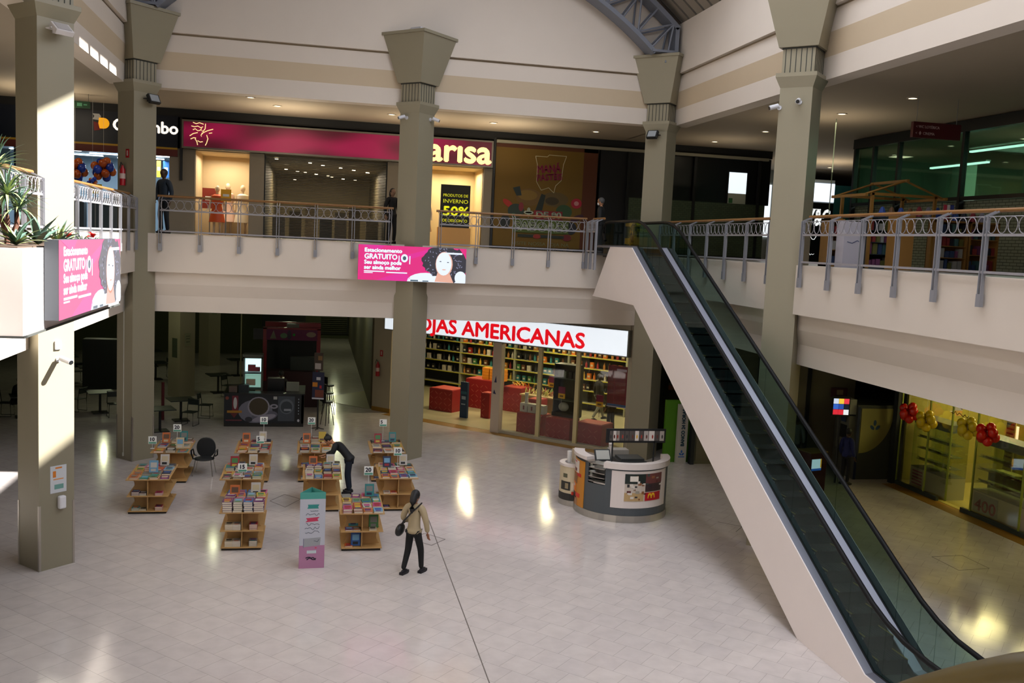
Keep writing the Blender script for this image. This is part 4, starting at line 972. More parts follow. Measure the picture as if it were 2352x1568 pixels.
# bright corridor end and side shop with white lettering
m = MB(); m.use(C('b8c0bc')).box(16.6, 21, 40, 40.1, SZ, CZ); m.use(E_('f0f6fa', 1.1)).box(16.7, 20.2, 39.95, 40, 7.4, 9.75); struct('wall_corridor_end', m)
def lettered_shop():
    root = thing('lettered_shopfront', 'black shopfront with white hand-painted letters under a bright window', 'shopfront', (20.0, 38, SZ))
    m_ = MB(); m_.use(C('0d1518', .3)).box(0, 2.5, 0, .1, 0, 2.6); m_.use(C('1a5a62')).box(2.2, 3.6, -.02, .1, 0, 3.4); m_.use(C('b8c8d4')).box(0, 2.2, .02, .1, 2.6, 3.6); m_.build('front_panel', None, root)
    m_ = MB(); m_.use(E_('e8f2ff', 1.2)).box(0, 2.2, 0, .02, 2.65, 3.45); m_.build('bright_window', None, root)
    w_ = E_('e8ecec', .8); text(root, 'Y&C', 1.0, 1.62, 1.0, w_, y=-.01, width=1.05, bold=.015)
    m_ = MB()
    for a in ((.6, 2.3, 1.6, 2.33), (.6, 2.0, .63, 2.33), (1.57, 1.9, 1.6, 2.33)): m_.box(a[0], a[2], -.01, 0, a[1], a[3])
    scribble(m_, w_, .5, .95, 1.0, .22, -.004, 3, .03); scribble(m_, w_, .55, .3, .9, .14, -.004, 5, .02); m_.build('painted_frame', w_, root)
lettered_shop()

# right gallery glass shop front (plane x = 17)
def glass_front():
    root = thing('glass_shopfront', 'dark-framed glass shopfront with tube lights and white brick wall behind', 'shopfront', (17, 28.0, SZ), -90)
    L = 22; fr = C('0b1114', .35)
    m_ = MB(); m_.box(0, L, -.1, .15, 3.72, 4.02); m_.build('header', fr, root); m_ = MB(); m_.box(0, L, -.06, .06, 1.9, 2.0); m_.build('transom', fr, root)
    for x in (.05, 1.1, 2.4, 5.3, 8.3, 11.5, 15, 19): m_ = MB(); m_.box(x-.05, x+.05, -.07, .07, 0, 3.75); m_.build('mullion', fr, root)
    m_ = MB(); m_.box(0, L, -.01, .0, 2.0, 3.72); m_.build('upper_glass', glass('shop_glass', (.55, .78, .62), .06), root)
glass_front()
def brickmat(name, c1, mo, axis='y', bw=.24, rh=.08):
    m = bpy.data.materials.new(name); m.use_nodes = True; nt = m.node_tree; b_ = nt.nodes['Principled BSDF']; tc = nt.nodes.new('ShaderNodeTexCoord'); sx = nt.nodes.new('ShaderNodeSeparateXYZ'); cx_ = nt.nodes.new('ShaderNodeCombineXYZ')
    nt.links.new(tc.outputs['Object'], sx.inputs[0]); nt.links.new(sx.outputs[1 if axis == 'y' else 0], cx_.inputs[0]); nt.links.new(sx.outputs[2], cx_.inputs[1])
    br = nt.nodes.new('ShaderNodeTexBrick'); br.inputs['Scale'].default_value = 1; br.inputs['Brick Width'].default_value = bw; br.inputs['Row Height'].default_value = rh; br.inputs['Mortar Size'].default_value = .008
    br.inputs['Color1'].default_value = (*lin(c1), 1); br.inputs['Color2'].default_value = (*[v*.9 for v in lin(c1)], 1); br.inputs['Mortar'].default_value = (*lin(mo), 1)
    nt.links.new(cx_.outputs[0], br.inputs[0]); nt.links.new(br.outputs[0], b_.inputs['Base Color']); b_.inputs['Roughness'].default_value = .7; MATS[name] = m; return m
m = MB(); m.use(brickmat('white_bricks', '8c9682', '3c4438')).box(17.13, 17.3, 6, 28.0, SZ, SZ+1.9); struct('wall_brick', m)
m = MB(); m.use(C('5a6a58')).box(17.2, 26, 28, 28.1, SZ, CZ).box(25.9, 26, 6, 28, SZ, CZ).box(17.2, 26, 6, 28, CZ-.1, CZ-.04); struct('wall_gallery_shop', m)
area('gallery_shop_light', (21.5, 22, 10.1), 4, 330, (.85, 1, .88), sy=8)
for i, (x, y0, y1, z) in enumerate(((19, 24.3, 26.9, 9.5), (19, 20.0, 25.1, 9.86), (21, 14, 19, 9.9))):
    m = MB(); m.use(E_('e8f0ff', 3)).box(-.05, .05, 0, y1-y0, 0, .05).use(C('c8d0cc')).box(-.08, .08, 0, y1-y0, .05, .09); o = m.build('linear_tube_light', None); o.location = (x, y0, z)
    tag(o, ('shorter', 'longer', 'hidden')[i]+' linear tube light inside the glass-fronted gallery shop', 'light', 'linear lights of the glass-fronted shop')
m = MB(); m.use(C('a8b8a8')).box(-.3, .3, -.2, .2, 0, 3.4); o = m.build('interior_pillar', None); o.location = (20.2, 26.9, SZ); tag(o, 'pale pillar inside the glass-fronted gallery shop', 'pillar')
# maroon hanging sign
def hanging():
    root = thing('hanging_sign', 'maroon direction sign hanging from the right gallery ceiling', 'sign', (13.58, 20.02, 9.44), 0)
    m_ = MB(); m_.box(0, 1.26, 0, .1, 0, .36); m_.build('sign_box', C('4a1018', .4), root); g_ = C('b09a9c')
    text(root, '< WC LOTÉRICA', .06, .22, .09, g_, y=-.004, width=.62); text(root, '< ♦ CINEMA', .06, .07, .09, g_, y=-.004, width=.5)
    for x in (.1, 1.16): m_ = MB(); m_.cyl((x, .05, .36), (x, .05, .96), .006, n=5); m_.build('hanger_wire', steel, root)
hanging()
m = MB(); m.cyl((0, 0, 0), (0, 0, 3.95), .015, n=6); o = m.build('banner_pole', C('8a9a84')); o.location = (13.9, 24.0, SZ+.05); tag(o, 'thin pole rising to the right gallery ceiling before the glass shop', 'pole')
m = MB(); m.use(C('103a24')).box(-.24, .24, 0, .05, 0, .2).use(C('4a8a6a')).box(-.12, .02, -.004, 0, .05, .15).box(.06, .16, -.004, 0, .08, .12); m.use(C('505050')).box(-.2, -.19, .02, .03, .2, .45).box(.19, .2, .02, .03, .2, .45)
o = m.build('exit_sign', None); o.location = (-7.0, 31.0, 9.98); tag(o, 'small green emergency exit sign under the left gallery ceiling', 'sign')

# sock and gift kiosk with wooden pavilion frame
def pavilion():
    root = thing('timber_pavilion', 'honey-coloured timber pavilion frame with pitched roof on the right gallery', 'pavilion', (11.9, 18.8, SZ))
    wd = M('honey_wood', '7e5a22', .5, noise=.12, nscale=9); P = lambda m_: m_.build('post', wd, root)
    for x in (0, 1.55):
        for y in (0, 1.2): m_ = MB(); m_.box(x-.03, x+.03, y-.03, y+.03, 0, 1.65); P(m_)
    for y in (0, 1.2):
        m_ = MB(); m_.tube([(-.22, y, 1.6), (.78, y, 1.95), (1.78, y, 1.6)], .025, 4); m_.build('rafter', wd, root)
        m_ = MB(); m_.box(-.05, 1.6, y-.03, y+.03, 1.6, 1.66); m_.build('beam', wd, root)
    for x, z in ((-.2, 1.6), (.78, 1.95), (1.76, 1.6)): m_ = MB(); m_.box(x-.03, x+.03, -.1, 1.3, z-.03, z+.03); m_.build('purlin', wd, root)
pavilion()
wdm = M('honey_wood')
def cab(name, label, x, y, w_, d_, h_, shelves, col, seed, goods=True, group='gift kiosk cabinets'):
    root = thing(name, label, 'cabinet', (x, y, SZ), 0, group); m_ = MB()
    for a in (0, w_-.03): m_.use(col).box(a, a+.03, 0, d_, 0, h_)
    m_.use(col).box(0, w_, d_-.02, d_, 0, h_).box(0, w_, 0, d_, 0, .06).box(0, w_, 0, d_, h_-.04, h_); m_.build('carcass', None, root); r = random.Random(seed)
    for i in range(shelves):
        z = .06+(h_-.1)*i/shelves
        if i: m_ = MB(); m_.use(col).box(.03, w_-.03, 0, d_-.02, z-.015, z); m_sh = m_.build('shelf', None, root)
        if goods:
            x_ = .05; shp = m_sh if i else root
            while x_ < w_-.12:
                k = .06+.05*r.random(); m_ = MB(); m_.use(C(r.choice(['2a3a5a', '7a2a2a', '3a5a5a', '8a8a84', '5a5a2a', '20242c', '6a3a5a']))).box(x_, x_+k, .04, .2, z, z+.12+.12*r.random()); m_.build('goods', None, shp); x_ += k+.03
kc = C('86602a')
cab('display_cabinet', 'wooden cabinet with red and yellow goods at the sock kiosk edge', 10.98, 18.9, .4, .35, 1.05, 3, kc, 1)
cab('display_cabinet', 'open dark-backed wooden cabinet in the middle of the sock kiosk', 11.93, 18.9, .75, .35, 1.15, 4, C('1e2a30'), 2)
cab('display_cabinet', 'honey wood cabinet with glass shelves near the brick wall', 13.65, 18.9, .8, .35, 1.15, 4, kc, 3)
cab('display_cabinet', 'honey wood cabinet with large dark goods nearest the brick wall', 14.5, 18.9, .75, .35, 1.15, 3, kc, 4)
m = MB(); m.use(C('a4a0a8')).box(0, .5, 0, .3, 0, .98); scribble(m, C('4a5068'), .08, .5, .35, .2, -.002, 4, .02); o = m.build('white_kiosk_panel', None); o.location = (11.0, 18.3, SZ); tag(o, 'white kiosk panel with dark script between two wooden cabinets', 'panel')
m = MB(); m.use(kc).box(0, .42, 0, .35, 0, 1.2); o = m.build('wooden_kiosk_panel', None); o.location = (12.24, 18.3, SZ); tag(o, 'plain honey wood panel in the middle of the sock kiosk', 'panel')
r = random.Random(31)
for i in range(12):
    x = 12.3+i*.23; c_ = r.choice(['2a4a9a', '8a2a3a', '3a6a6a', '6a4a2a', '24283a', '8a8aa0']); m = MB(); m.use(C(c_)).lathe([(0, 0), (.07, 0), (.08, .1), (.05, .18), (.03, .22), (0, .23)], 10); o = m.build('vase_ornament', None); o.location = (x, 19.0, SZ+(1.15 if not 13.2 < x < 13.7 else 1.2)+.0)
    tag(o, ORD[i]+' small ornament from the pavilion end on top of the gift kiosk cabinets', 'ornament', 'ornaments on the gift kiosk')
m = MB(); m.use(C('24282c')).tube([(0, 0, 0), (0, 0, .35), (.35, 0, .35), (.35, 0, 0)], .01, 6); m.use(C('c83a5a')).box(.05, .12, -.01, .02, .05, .3).use(C('d8d4dc')).box(.14, .2, -.01, .02, .05, .3).use(C('3a4a9a')).box(.22, .3, -.01, .02, .08, .3)
o = m.build('sock_rack', None); o.location = (13.75, 18.95, SZ+1.2); tag(o, 'small wire rack of striped socks on the kiosk cabinets', 'rack')
m = MB(); m.use(C('6a6a50')).box(0, .6, 0, .02, 0, .6).use(C('5a3a30')).box(.1, .5, -.004, 0, .2, .45); o = m.build('menu_poster', None); o.location = (17.1, 19.6, SZ+1.2); o.rotation_euler = (0, 0, -PI/2); tag(o, 'pale menu poster on the white brick wall of the right gallery', 'poster')

# ceiling downlights
def downlight(x, y, label, z=CZ, e=9, name='ceiling_downlight', g='round downlights of the upper gallery ceiling'):
    m_ = MB(); m_.use(C('b0a898')).lathe([(.14, 0), (.14, -.02), (.1, -.02), (.1, 0)], 16); m_.use(E_('fff2d8', e)).lathe([(0, -.006), (.1, -.006), (.1, 0), (0, 0)], 16)
    o = m_.build(name, None); o.location = (x, y, z); tag(o, label, 'light', g)
DL = [(-1.25, 30.4, 'downlight above the left half of the shutter'), (2.25, 30.4, 'downlight just left of the middle column'), (5.55, 30.6, 'downlight above the pink sign letters'), (9.1, 30.9, 'downlight above the pastry billboard'), (13.75, 20.4, 'downlight nearest the maroon hanging sign'),
      (13.7, 23.4, 'downlight between the hanging sign and the escalator-side column'), (13.7, 27.8, 'downlight just behind the escalator-side column'), (13.5, 31.2, 'downlight behind the far right corner column'), (21.3, 37.0, 'downlight above the lettered shopfront'), (-1.95, 28.95, 'downlight near the fascia above the emblem of the pink sign'), (-8, 30.4, 'downlight above the navy shop sign'), (19.0, 34.5, 'downlight deep behind the escalator-side column')]
for x, y, l in DL: downlight(x, y, l, e=5)
for x, y, p in ((-1, 30.6, 70), (6, 30.6, 60), (13.7, 24, 26), (13.7, 30.5, 16), (-8, 30.5, 60), (3, 30.8, 40), (20, 35, 60)): area('gallery_fill', (x, y, 8.9), 1.5, p*.95, (1, .84, .62), (PI, 0, 0)); area('gallery_wash', (x, y, CZ-.15), .6, p*.3, (1, .84, .6))  # upward-facing lamps are added unseen in mid-air to brighten the gallery ceiling

root = thing('snack_cart', 'yellow snack cart on the upper gallery behind the escalator top', 'cart', (10.3, 30.4, SZ))
m_ = MB(); m_.use(C('c89010')).box(0, .8, 0, .4, .35, .55).box(.05, .1, 0, .05, .0, 1.05).box(.7, .75, 0, .05, 0, 1.05).box(0, .8, -.02, .42, .95, 1.05); m_.build('cart_frame', None, root); m_ = MB(); m_.box(.05, .75, .02, .38, .0, .35); m_.build('cart_base', C('20262a'), root)
for i in range(4): m_ = MB(); m_.lathe([(0, .56), (.05, .56), (.05, .75), (.03, .8), (0, .8)], 8, c=(.15+i*.16, .2, 0)); m_.build('jar', C('d8a020'), root, True)
m = MB(); m.use(C('8a6c34')).box(0, .5, 0, .4, 0, .72); o = m.build('wooden_crate_stand', None); o.location = (11.3, 30.4, SZ); tag(o, 'plain wooden stand right of the yellow snack cart', 'stand')
def uplight(x, y, label):
    m_ = MB(); m_.use(C('c8c8cc')).box(-.22, .22, -.18, .18, 0, .2).use(E_('f0f4ff', 1.2)).box(-.2, .2, -.185, -.18, .02, .09); o = m_.build('capital_lamp_box', None); o.location = (x, y, 12.34); o.rotation_euler = (0, 0, PI/4); tag(o, label, 'light')
uplight(2.8, 27.84, 'white lamp box lying on top of the middle column capital')
# ================================================================= PEOPLE
def skin(name, joints, edges, root_i, mat, parent, sub=2, extra=None):
    me = bpy.data.meshes.new(name+'_k'); bm = bmesh.new(); ly = bm.verts.layers.skin.verify(); vs = []
    for i, (p, r) in enumerate(joints):
        v = bm.verts.new(p); rr = r if isinstance(r, tuple) else (r, r); v[ly].radius = rr; v[ly].use_root = (i == root_i); vs.append(v)
    for a, c in edges: bm.edges.new((vs[a], vs[c]))
    bm.to_mesh(me); bm.free(); o = bpy.data.objects.new(name, me); COL.objects.link(o)
    s = o.modifiers.new('s', 'SKIN'); s.use_smooth_shade = True; u = o.modifiers.new('u', 'SUBSURF'); u.levels = sub; u.render_levels = sub
    m2 = bpy.data.meshes.new_from_object(o.evaluated_get(bpy.context.evaluated_depsgraph_get())); bpy.data.objects.remove(o)
    m2.name = name
    if extra: 
        bm = bmesh.new(); bm.from_mesh(m2); t = bpy.data.meshes.new('t'); t.from_pydata(extra.v, [], extra.f); bm.from_mesh(t); bm.to_mesh(m2); bm.free()
    m2.materials.clear(); m2.materials.append(mat)
    m2.polygons.foreach_set('use_smooth', [True]*len(m2.polygons))
    n = bpy.data.objects.new(name, m2); COL.objects.link(n); n.parent = parent; return n
def person(label, loc, rz, h=1.65, top='2a2c30', legs='0c0e10', skin_c='a87858', hair='0e0c0c', shoes='0c0c10', pose=None, long_hair=False, bun=False, mask=False, group=None, sleeve=1, fem=False, look=0):
    root = thing('person', label, 'person', loc, rz, group); k = h/1.65
    J = dict(pel=(0, 0, .90), wai=(0, 0, 1.04), che=(0, .01, 1.24), nb=(0, 0, 1.38), neck=(0, .0, 1.43), head=(0, .02, 1.53),
             shl=(-.16, 0, 1.34), ell=(-.22, -.03, 1.08), wrl=(-.23, .06, .85), shr=(.16, 0, 1.34), elr=(.22, -.03, 1.08), wrr=(.23, .06, .85),
             hl=(-.085, 0, .86), kl=(-.10, .03, .47), al=(-.10, -.03, .08), tl=(-.11, .13, .035), hr=(.085, 0, .86), kr=(.10, .03, .47), ar=(.10, -.03, .08), tr=(.11, .13, .035))
    if pose: J.update(pose)
    P = {a: Vector(v)*k for a, v in J.items()}; W = .92 if fem else 1.0
    sk = C(skin_c, .5)
    # body: neck, torso core, arms, legs in one surface, with palms, fingers and head modelled onto it
    ex = MB(); hd = P['head']; nd = (hd-P['neck']).normalized(); tw = look
    yv = Vector((math.sin(-tw), math.cos(tw), 0)); yv = (yv-nd*yv.dot(nd)).normalized(); xv = yv.cross(nd); HR = Matrix((xv, yv, nd)).transposed().to_4x4(); HR.translation = hd+nd*.035*k
    a = MB(HR)
    a.lathe([(.001, -.125*k), (.035*k, -.118*k), (.055*k, -.09*k), (.068*k, -.05*k), (.077*k, 0), (.079*k, .035*k), (.072*k, .07*k), (.05*k, .1*k), (.001, .112*k)], 16, T=Matrix.Diagonal((1, 1.2, 1, 1)))
    f = 1
    a.ball((0, .098*k, -.02*k), (.012*k, .018*k, .022*k), 8, 6)
    for s in (-1, 1): a.ball((s*.078*k, 0, -.015*k), (.01*k, .02*k, .028*k), 8, 6)
    a.ball((0, .088*k, -.065*k), (.024*k, .01*k, .008*k), 8, 6)
    ex.v += a.v; ex.f += a.f
    def hand(wr, el, sgn):
        d = (wr-el).normalized(); q = d.to_track_quat('Z', 'Y').to_matrix().to_4x4(); b_ = MB(Matrix.Translation(wr) @ q)
        b_.ball((0, 0, .05*k), (.038*k, .016*k, .055*k), 10, 6)
        for i, L in enumerate((.062, .07, .066, .052)):
            x = (-.027+.018*i)*k; b_.tube([(x, 0, .08*k), (x*1.1, .004*k, (.085+L*.5)*k), (x*1.1, .018*k, (.085+L)*k)], [.0085*k, .008*k, .0065*k], 6)
        b_.tube([(sgn*-.03*k, 0, .03*k), (sgn*-.05*k, .012*k, .06*k), (sgn*-.052*k, .02*k, .085*k)], [.01*k, .009*k, .007*k], 6)
        o_ = len(ex.v); ex.v.extend(b_.v); ex.f.extend([tuple(o_+i for i in fc) for fc in b_.f])
    # merge head faces index safe
    hand(P['wrl'], P['ell'], 1); hand(P['wrr'], P['elr'], -1)
    jt = [(P['pel'], .08*k), (P['wai'], .07*k), (P['che'], .08*k), (P['nb'], .055*k), (P['neck'], .045*k), (P['head'], .045*k), (P['shl'], .04*k), (P['ell'], .032*k), (P['wrl'], .022*k), (P['shr'], .04*k), (P['elr'], .032*k), (P['wrr'], .022*k),
          (P['hl'], .07*k), (P['kl'], .045*k), (P['al'], .03*k), (P['hr'], .07*k), (P['kr'], .045*k), (P['ar'], .03*k)]
    E1 = [(0, 1), (1, 2), (2, 3), (3, 4), (4, 5), (3, 6), (6, 7), (7, 8), (3, 9), (9, 10), (10, 11), (0, 12), (12, 13), (13, 14), (0, 15), (15, 16), (16, 17)]
    skin('body', jt, E1, 0, sk, root, 1, ex)
    # jacket
    wl = P['ell'].lerp(P['wrl'], .92 if sleeve else .1); wr = P['elr'].lerp(P['wrr'], .92 if sleeve else .1)
    jt = [(P['pel'].lerp(P['wai'], -.7), (.185*k, .15*k)), (P['pel'].lerp(P['wai'], .05), (.18*k, .14*k)), (P['wai'], (.14*k*W, .11*k)), (P['che'], (.155*k*W, .12*k)), (P['nb'], .075*k), (P['shl'], .08*k), (P['ell'], .062*k), (wl, .048*k), (P['shr'], .08*k), (P['elr'], .062*k), (wr, .048*k)]
    skin('jacket', jt, [(0, 1), (1, 2), (2, 3), (3, 4), (4, 5), (5, 6), (6, 7), (4, 8), (8, 9), (9, 10)], 2, C(top, .75), root)
    jt = [(P['pel']+Vector((0, 0, .0)), (.11*k, .1*k)), (P['hl'].lerp(P['pel'], .15)-Vector((0, 0, .03*k)), .088*k), (P['kl'], .07*k), (P['al'], .05*k), (P['hr'].lerp(P['pel'], .15)-Vector((0, 0, .03*k)), .088*k), (P['kr'], .07*k), (P['ar'], .05*k)]
    skin('trousers', jt, [(0, 1), (1, 2), (2, 3), (0, 4), (4, 5), (5, 6)], 0, C(legs, .8), root)
    for a_, t_ in (('al', 'tl'), ('ar', 'tr')):
        d = (P[t_]-P[a_]); d.z = 0; d = d.normalized() if d.length > 1e-4 else Vector((0, 1, 0)); c_ = P[a_]; z0 = min(c_.z, P[t_].z)-.035*k
        T = Matrix.Translation((c_.x, c_.y, max(z0, 0))) @ Matrix.Rotation(math.atan2(-d.x, d.y), 4, 'Z'); b_ = MB(T)
        b_.prism([(-.042*k, -.07*k), (.042*k, -.07*k), (.05*k, .1*k), (.03*k, .18*k), (-.03*k, .18*k), (-.05*k, .1*k)], 0, .05*k, 'z'); b_.ball((0, .04*k, .055*k), (.04*k, .11*k, .045*k), 10, 6); b_.build('shoe', C(shoes, .6), root, True)
    b_ = MB(HR); b_.ball((0, -.022*k, .025*k), (.09*k, .106*k, .105*k), 16, 10)
    if long_hair: b_.tube([(0, -.06*k, .04*k), (0, -.1*k, -.04*k), (0, -.12*k, -.12*k), (0, -.13*k, -.24*k), (0, -.12*k, -.33*k)], [.07*k, .075*k, .065*k, .055*k, .02*k], 10)
    if bun: b_.ball((0, -.09*k, .09*k), .045*k, 10, 8)
    b_.build('hair', C(hair, .6), root, True)
    b_ = MB(HR)
    for s in (-1, 1): b_.ball((s*.03*k, .085*k, .012*k), (.012*k, .008*k, .007*k), 8, 6)
    b_.build('eyes', C('181414', .3), root, True)
    if mask: b_ = MB(HR); b_.ball((0, .075*k, -.055*k), (.055*k, .04*k, .045*k), 12, 8); b_.build('face_mask', C('d8dcdc'), root, True)
    return root, P, k
walk, PW, kw = person('woman in beige quilted jacket and black trousers walking with a shoulder bag', (2.02, 17.85, 0), -28, 1.64, 'a89878', '0a0c0e', '9a6a50', '0c0a0a', '10101a', long_hair=True, fem=True,
     pose=dict(hl=(-.09, 0, .86), kl=(-.13, .06, .47), al=(-.16, -.1, .09), tl=(-.13, .06, .035), kr=(.12, .1, .48), ar=(.13, .14, .08), tr=(.16, .3, .035), ell=(-.25, .0, 1.1), wrl=(-.17, .17, 1.0), elr=(.25, .0, 1.08), wrr=(.27, .05, .84), head=(.0, .02, 1.53)))
b = MB(); b.tube([(.12, -.11, 1.4), (-.02, -.16, 1.25), (-.16, -.15, 1.08), (-.26, -.06, .95)], .016, 6); b.tube([(.12, -.11, 1.4), (.12, .05, 1.42), (.0, .16, 1.3), (-.2, .12, 1.02), (-.27, .02, .96)], .016, 6)
root = thing('shoulder_bag', 'black shoulder bag hanging at the walking woman\'s left hip', 'bag', (2.02, 17.85, 0), -28); b.build('strap', black, root, True)
b = MB(Matrix.Translation((-.28, -.03, .86)) @ Matrix.Rotation(.25, 4, 'Y')); b.ball((0, 0, 0), (.08, .16, .13), 14, 10); b.build('pouch', black, root, True)
person('woman in black top and apron bending over the book stands', (.98, 23.85, 0), 78, 1.66, '121418', '0e1a2c', 'c08a68', '0a0808', '0c0c10', bun=True, fem=True,
     pose=dict(wai=(0, .08, 1.03), che=(0, .24, 1.18), nb=(0, .37, 1.25), neck=(0, .42, 1.27), head=(0, .51, 1.32), shl=(-.16, .34, 1.2), shr=(.16, .34, 1.2), ell=(-.2, .42, .98), wrl=(-.1, .58, .92), elr=(.2, .45, 1.0), wrr=(.12, .64, .93)))
person('man in dark coat walking along the upper gallery by the far left column', (-4.42, 29.7, SZ), 150, 1.84, '1c2834', '101820', '503828', '181414')
person('dark-haired person in black waiting right of the closed shutter', (2.28, 29.4, SZ), 200, 1.66, '08090c', '08090c', '8a6a54', '050506', long_hair=True, fem=True)
person('grey-haired man in dark suit and face mask at the escalator top', (8.95, 29.3, SZ), 60, 1.74, '0c0f12', '14181a', 'a87858', '4a4a4a', mask=True)
person('barista in black working behind the coffee counter', (-1.05, 33.5, 0), 20, 1.72, '06070a', '050608', '5a4030', '050505', pose=dict(wrl=(-.3, .25, 1.05), wrr=(.35, .2, 1.1)))
person('person in dark clothes seated at a table at the left picture edge', (-9.75, 33.9, 0), -90, 1.68, '0a0c10', '08090c', '4a3424', '060606', pose=dict(pel=(0, 0, .52), wai=(0, 0, .66), che=(0, .05, .86), nb=(0, .1, 1.0), neck=(0, .12, 1.04), head=(0, .17, 1.14), shl=(-.16, .08, .96), shr=(.16, .08, .96), ell=(-.2, .2, .76), elr=(.2, .2, .76), wrl=(-.12, .42, .78), wrr=(.12, .42, .78),
     hl=(-.09, .02, .5), hr=(.09, .02, .5), kl=(-.1, .42, .5), kr=(.1, .42, .5), al=(-.1, .42, .09), ar=(.1, .42, .09), tl=(-.1, .56, .04), tr=(.1, .56, .04)))
person('man in black top and grey trousers striding inside the white-sign shop', (10.7, 34.0, 0), -70, 1.74, '101216', '6a6a60', '2a1c14', '080808', pose=dict(kl=(-.1, .2, .48), al=(-.1, .32, .09), tl=(-.1, .46, .04), kr=(.1, -.06, .47), ar=(.1, -.3, .12), tr=(.1, -.16, .04)))
person('person in black behind the hanging maroon poster in the white-sign shop', (10.45, 31.6, 0), 30, 1.72, '101014', '0c0e12', '8a6048')
person('person in blue jacket standing at the cash machine', (15.3, 24.35, 0), -70, 1.62, '101c54', '080a12', '4a3426', '060606')
person('person in pale shirt behind the cash machine queue', (14.5, 25.9, 0), -20, 1.7, '5a6468', '0a0c10', '3a2a20', '060606')
person('person in jeans half hidden by the escalator near the green booth', (12.05, 27.6, 0), 160, 1.7, '06080a', '0c1626', '8a6048', '060606', shoes='8a8478')

# ================================================================= WHITE-SIGN SHOP (45 degree front)
AX, AY, AR = 2.28, 35.66, -45
AM = Matrix.Translation((AX, AY, 0)) @ Matrix.Rotation(math.radians(AR), 4, 'Z')
def aw(lx, ly, z=0): p = AM @ Vector((lx, ly, z)); return (p.x, p.y, p.z)
def a_tag(o, lx, ly, z=0, rz=0): o.location = aw(lx, ly, z); o.rotation_euler = (0, 0, math.radians(AR+rz)); return o
def wsign():
    root = thing('shop_sign', 'long white lightbox sign with red capital letters over the variety shop', 'sign', aw(.55, -.12, 3.13), AR)
    m_ = MB(); m_.box(0, 10.08, 0, .25, 0, .86); m_.build('sign_case', C('6a6a60', .4), root)
    m_ = MB(); m_.box(.04, 10.04, -.01, 0, .04, .84); m_.build('lit_face', M('sign_white', 'c8ccd0', .4, emit=.95, ecol='e4ecf4'), root)
    text(root, 'LOJAS AMERICANAS', 1.2, .14, .70, M('sign_red', 'c00818', .4, emit=1.0, ecol='c40818'), y=-.02, depth=.008, width=7.25, bold=.014)
wsign()
m = MB(AM); m.use(M('pier_beige', 'a09680', .6)).box(-.02, .85, -.02, .4, 0, 4.17).box(10.55, 10.9, .1, .5, 0, 4.17); m.use(M('ochre_trim', '8a6420', .4)).box(-.03, .86, -.03, .4, 0, .16)
m.use(M('pier_beige')).box(.85, 10.6, .05, .3, 3.9, 4.17); struct('wall_shop_piers', m)
m = MB(AM); m.use(M('ochre_trim')).box(.85, 10.6, -.45, .05, .001, .004).use(M('pier_beige')).box(5.85, 10.6, -.05, .2, .0, .1); struct('trim_shop_threshold', m)
m = MB(); m.use(M('post_cream', 'b8a894', .5)).box(-.17, .17, -.12, .12, 0, 3.13); m.use(C('2a2c4c')).prism([(-.07, 1.75), (.03, 1.75), (.0, 1.98)], -.126, -.12, 'y').prism([(-.1, 1.36), (.02, 1.34), (-.06, 1.5)], -.126, -.12, 'y')
o = m.build('entrance_post', None); tag(o, 'cream entrance post with a small alarm label in the variety shop front', 'post'); a_tag(o, 5.68, 0)
def front_glass():
    root = thing('shopfront_glazing', 'glass front of the variety shop with cream mullions', 'shopfront', aw(5.87, 0), AR)
    m_ = MB(); m_.box(0, 4.68, -.005, .005, .1, 3.12); m_.build('glass_pane', gclear, root)
    for x in (1.5, 2.95): m_ = MB(); m_.box(x-.07, x+.07, -.05, .05, .1, 3.12); m_.build('mullion', C('b8a878', .5), root)
front_glass()
m = MB(AM); m.box(-3.2, 10.9, .05, 6.6, .002, .01); struct('floor_variety_shop', m, M('shop_floor_cream', 'b0a888', .25))
m = MB(AM); m.box(-3.2, 10.9, 6.6, 6.7, 0, 4.15); struct('wall_variety_shop_back', m, M('shop_wall', '8a8060', .8))
m = MB(AM); m.box(10.9, 11.0, .1, 6.6, 0, 4.15); struct('wall_variety_shop_right', m, M('shop_wall'))
m = MB(); m.box(2.2, 2.3, 35.9, 60, 0, 4.15); struct('wall_corridor', m, M('corridor_wall', '5a5440', .7))
PROD = {'amber': 'a06a28', 'red': '8a2420', 'green': '3a6a3a', 'white': 'b8b0a0', 'black': '1c1e20', 'orange': 'c06a20', 'teal': '2a6a6a', 'yellow': 'c0a030', 'brown': '5a3a24'}
PM = {}
def prod_mesh(c, bottle):
    key = (c, bottle)
    if key not in PM:
        m_ = MB(); m_.use(C(PROD[c], .35))
        if bottle: m_.lathe([(0, 0), (.05, 0), (.05, .16), (.02, .22), (.02, .28), (0, .28)], 8)
        else: m_.box(-.08, .08, -.06, .06, 0, .24).use(C('b0a890')).box(-.05, .05, -.063, -.06, .08, .15)
        o_ = m_.build('p', None, None, bottle); PM[key] = o_.data; bpy.data.objects.remove(o_)
    return PM[key]
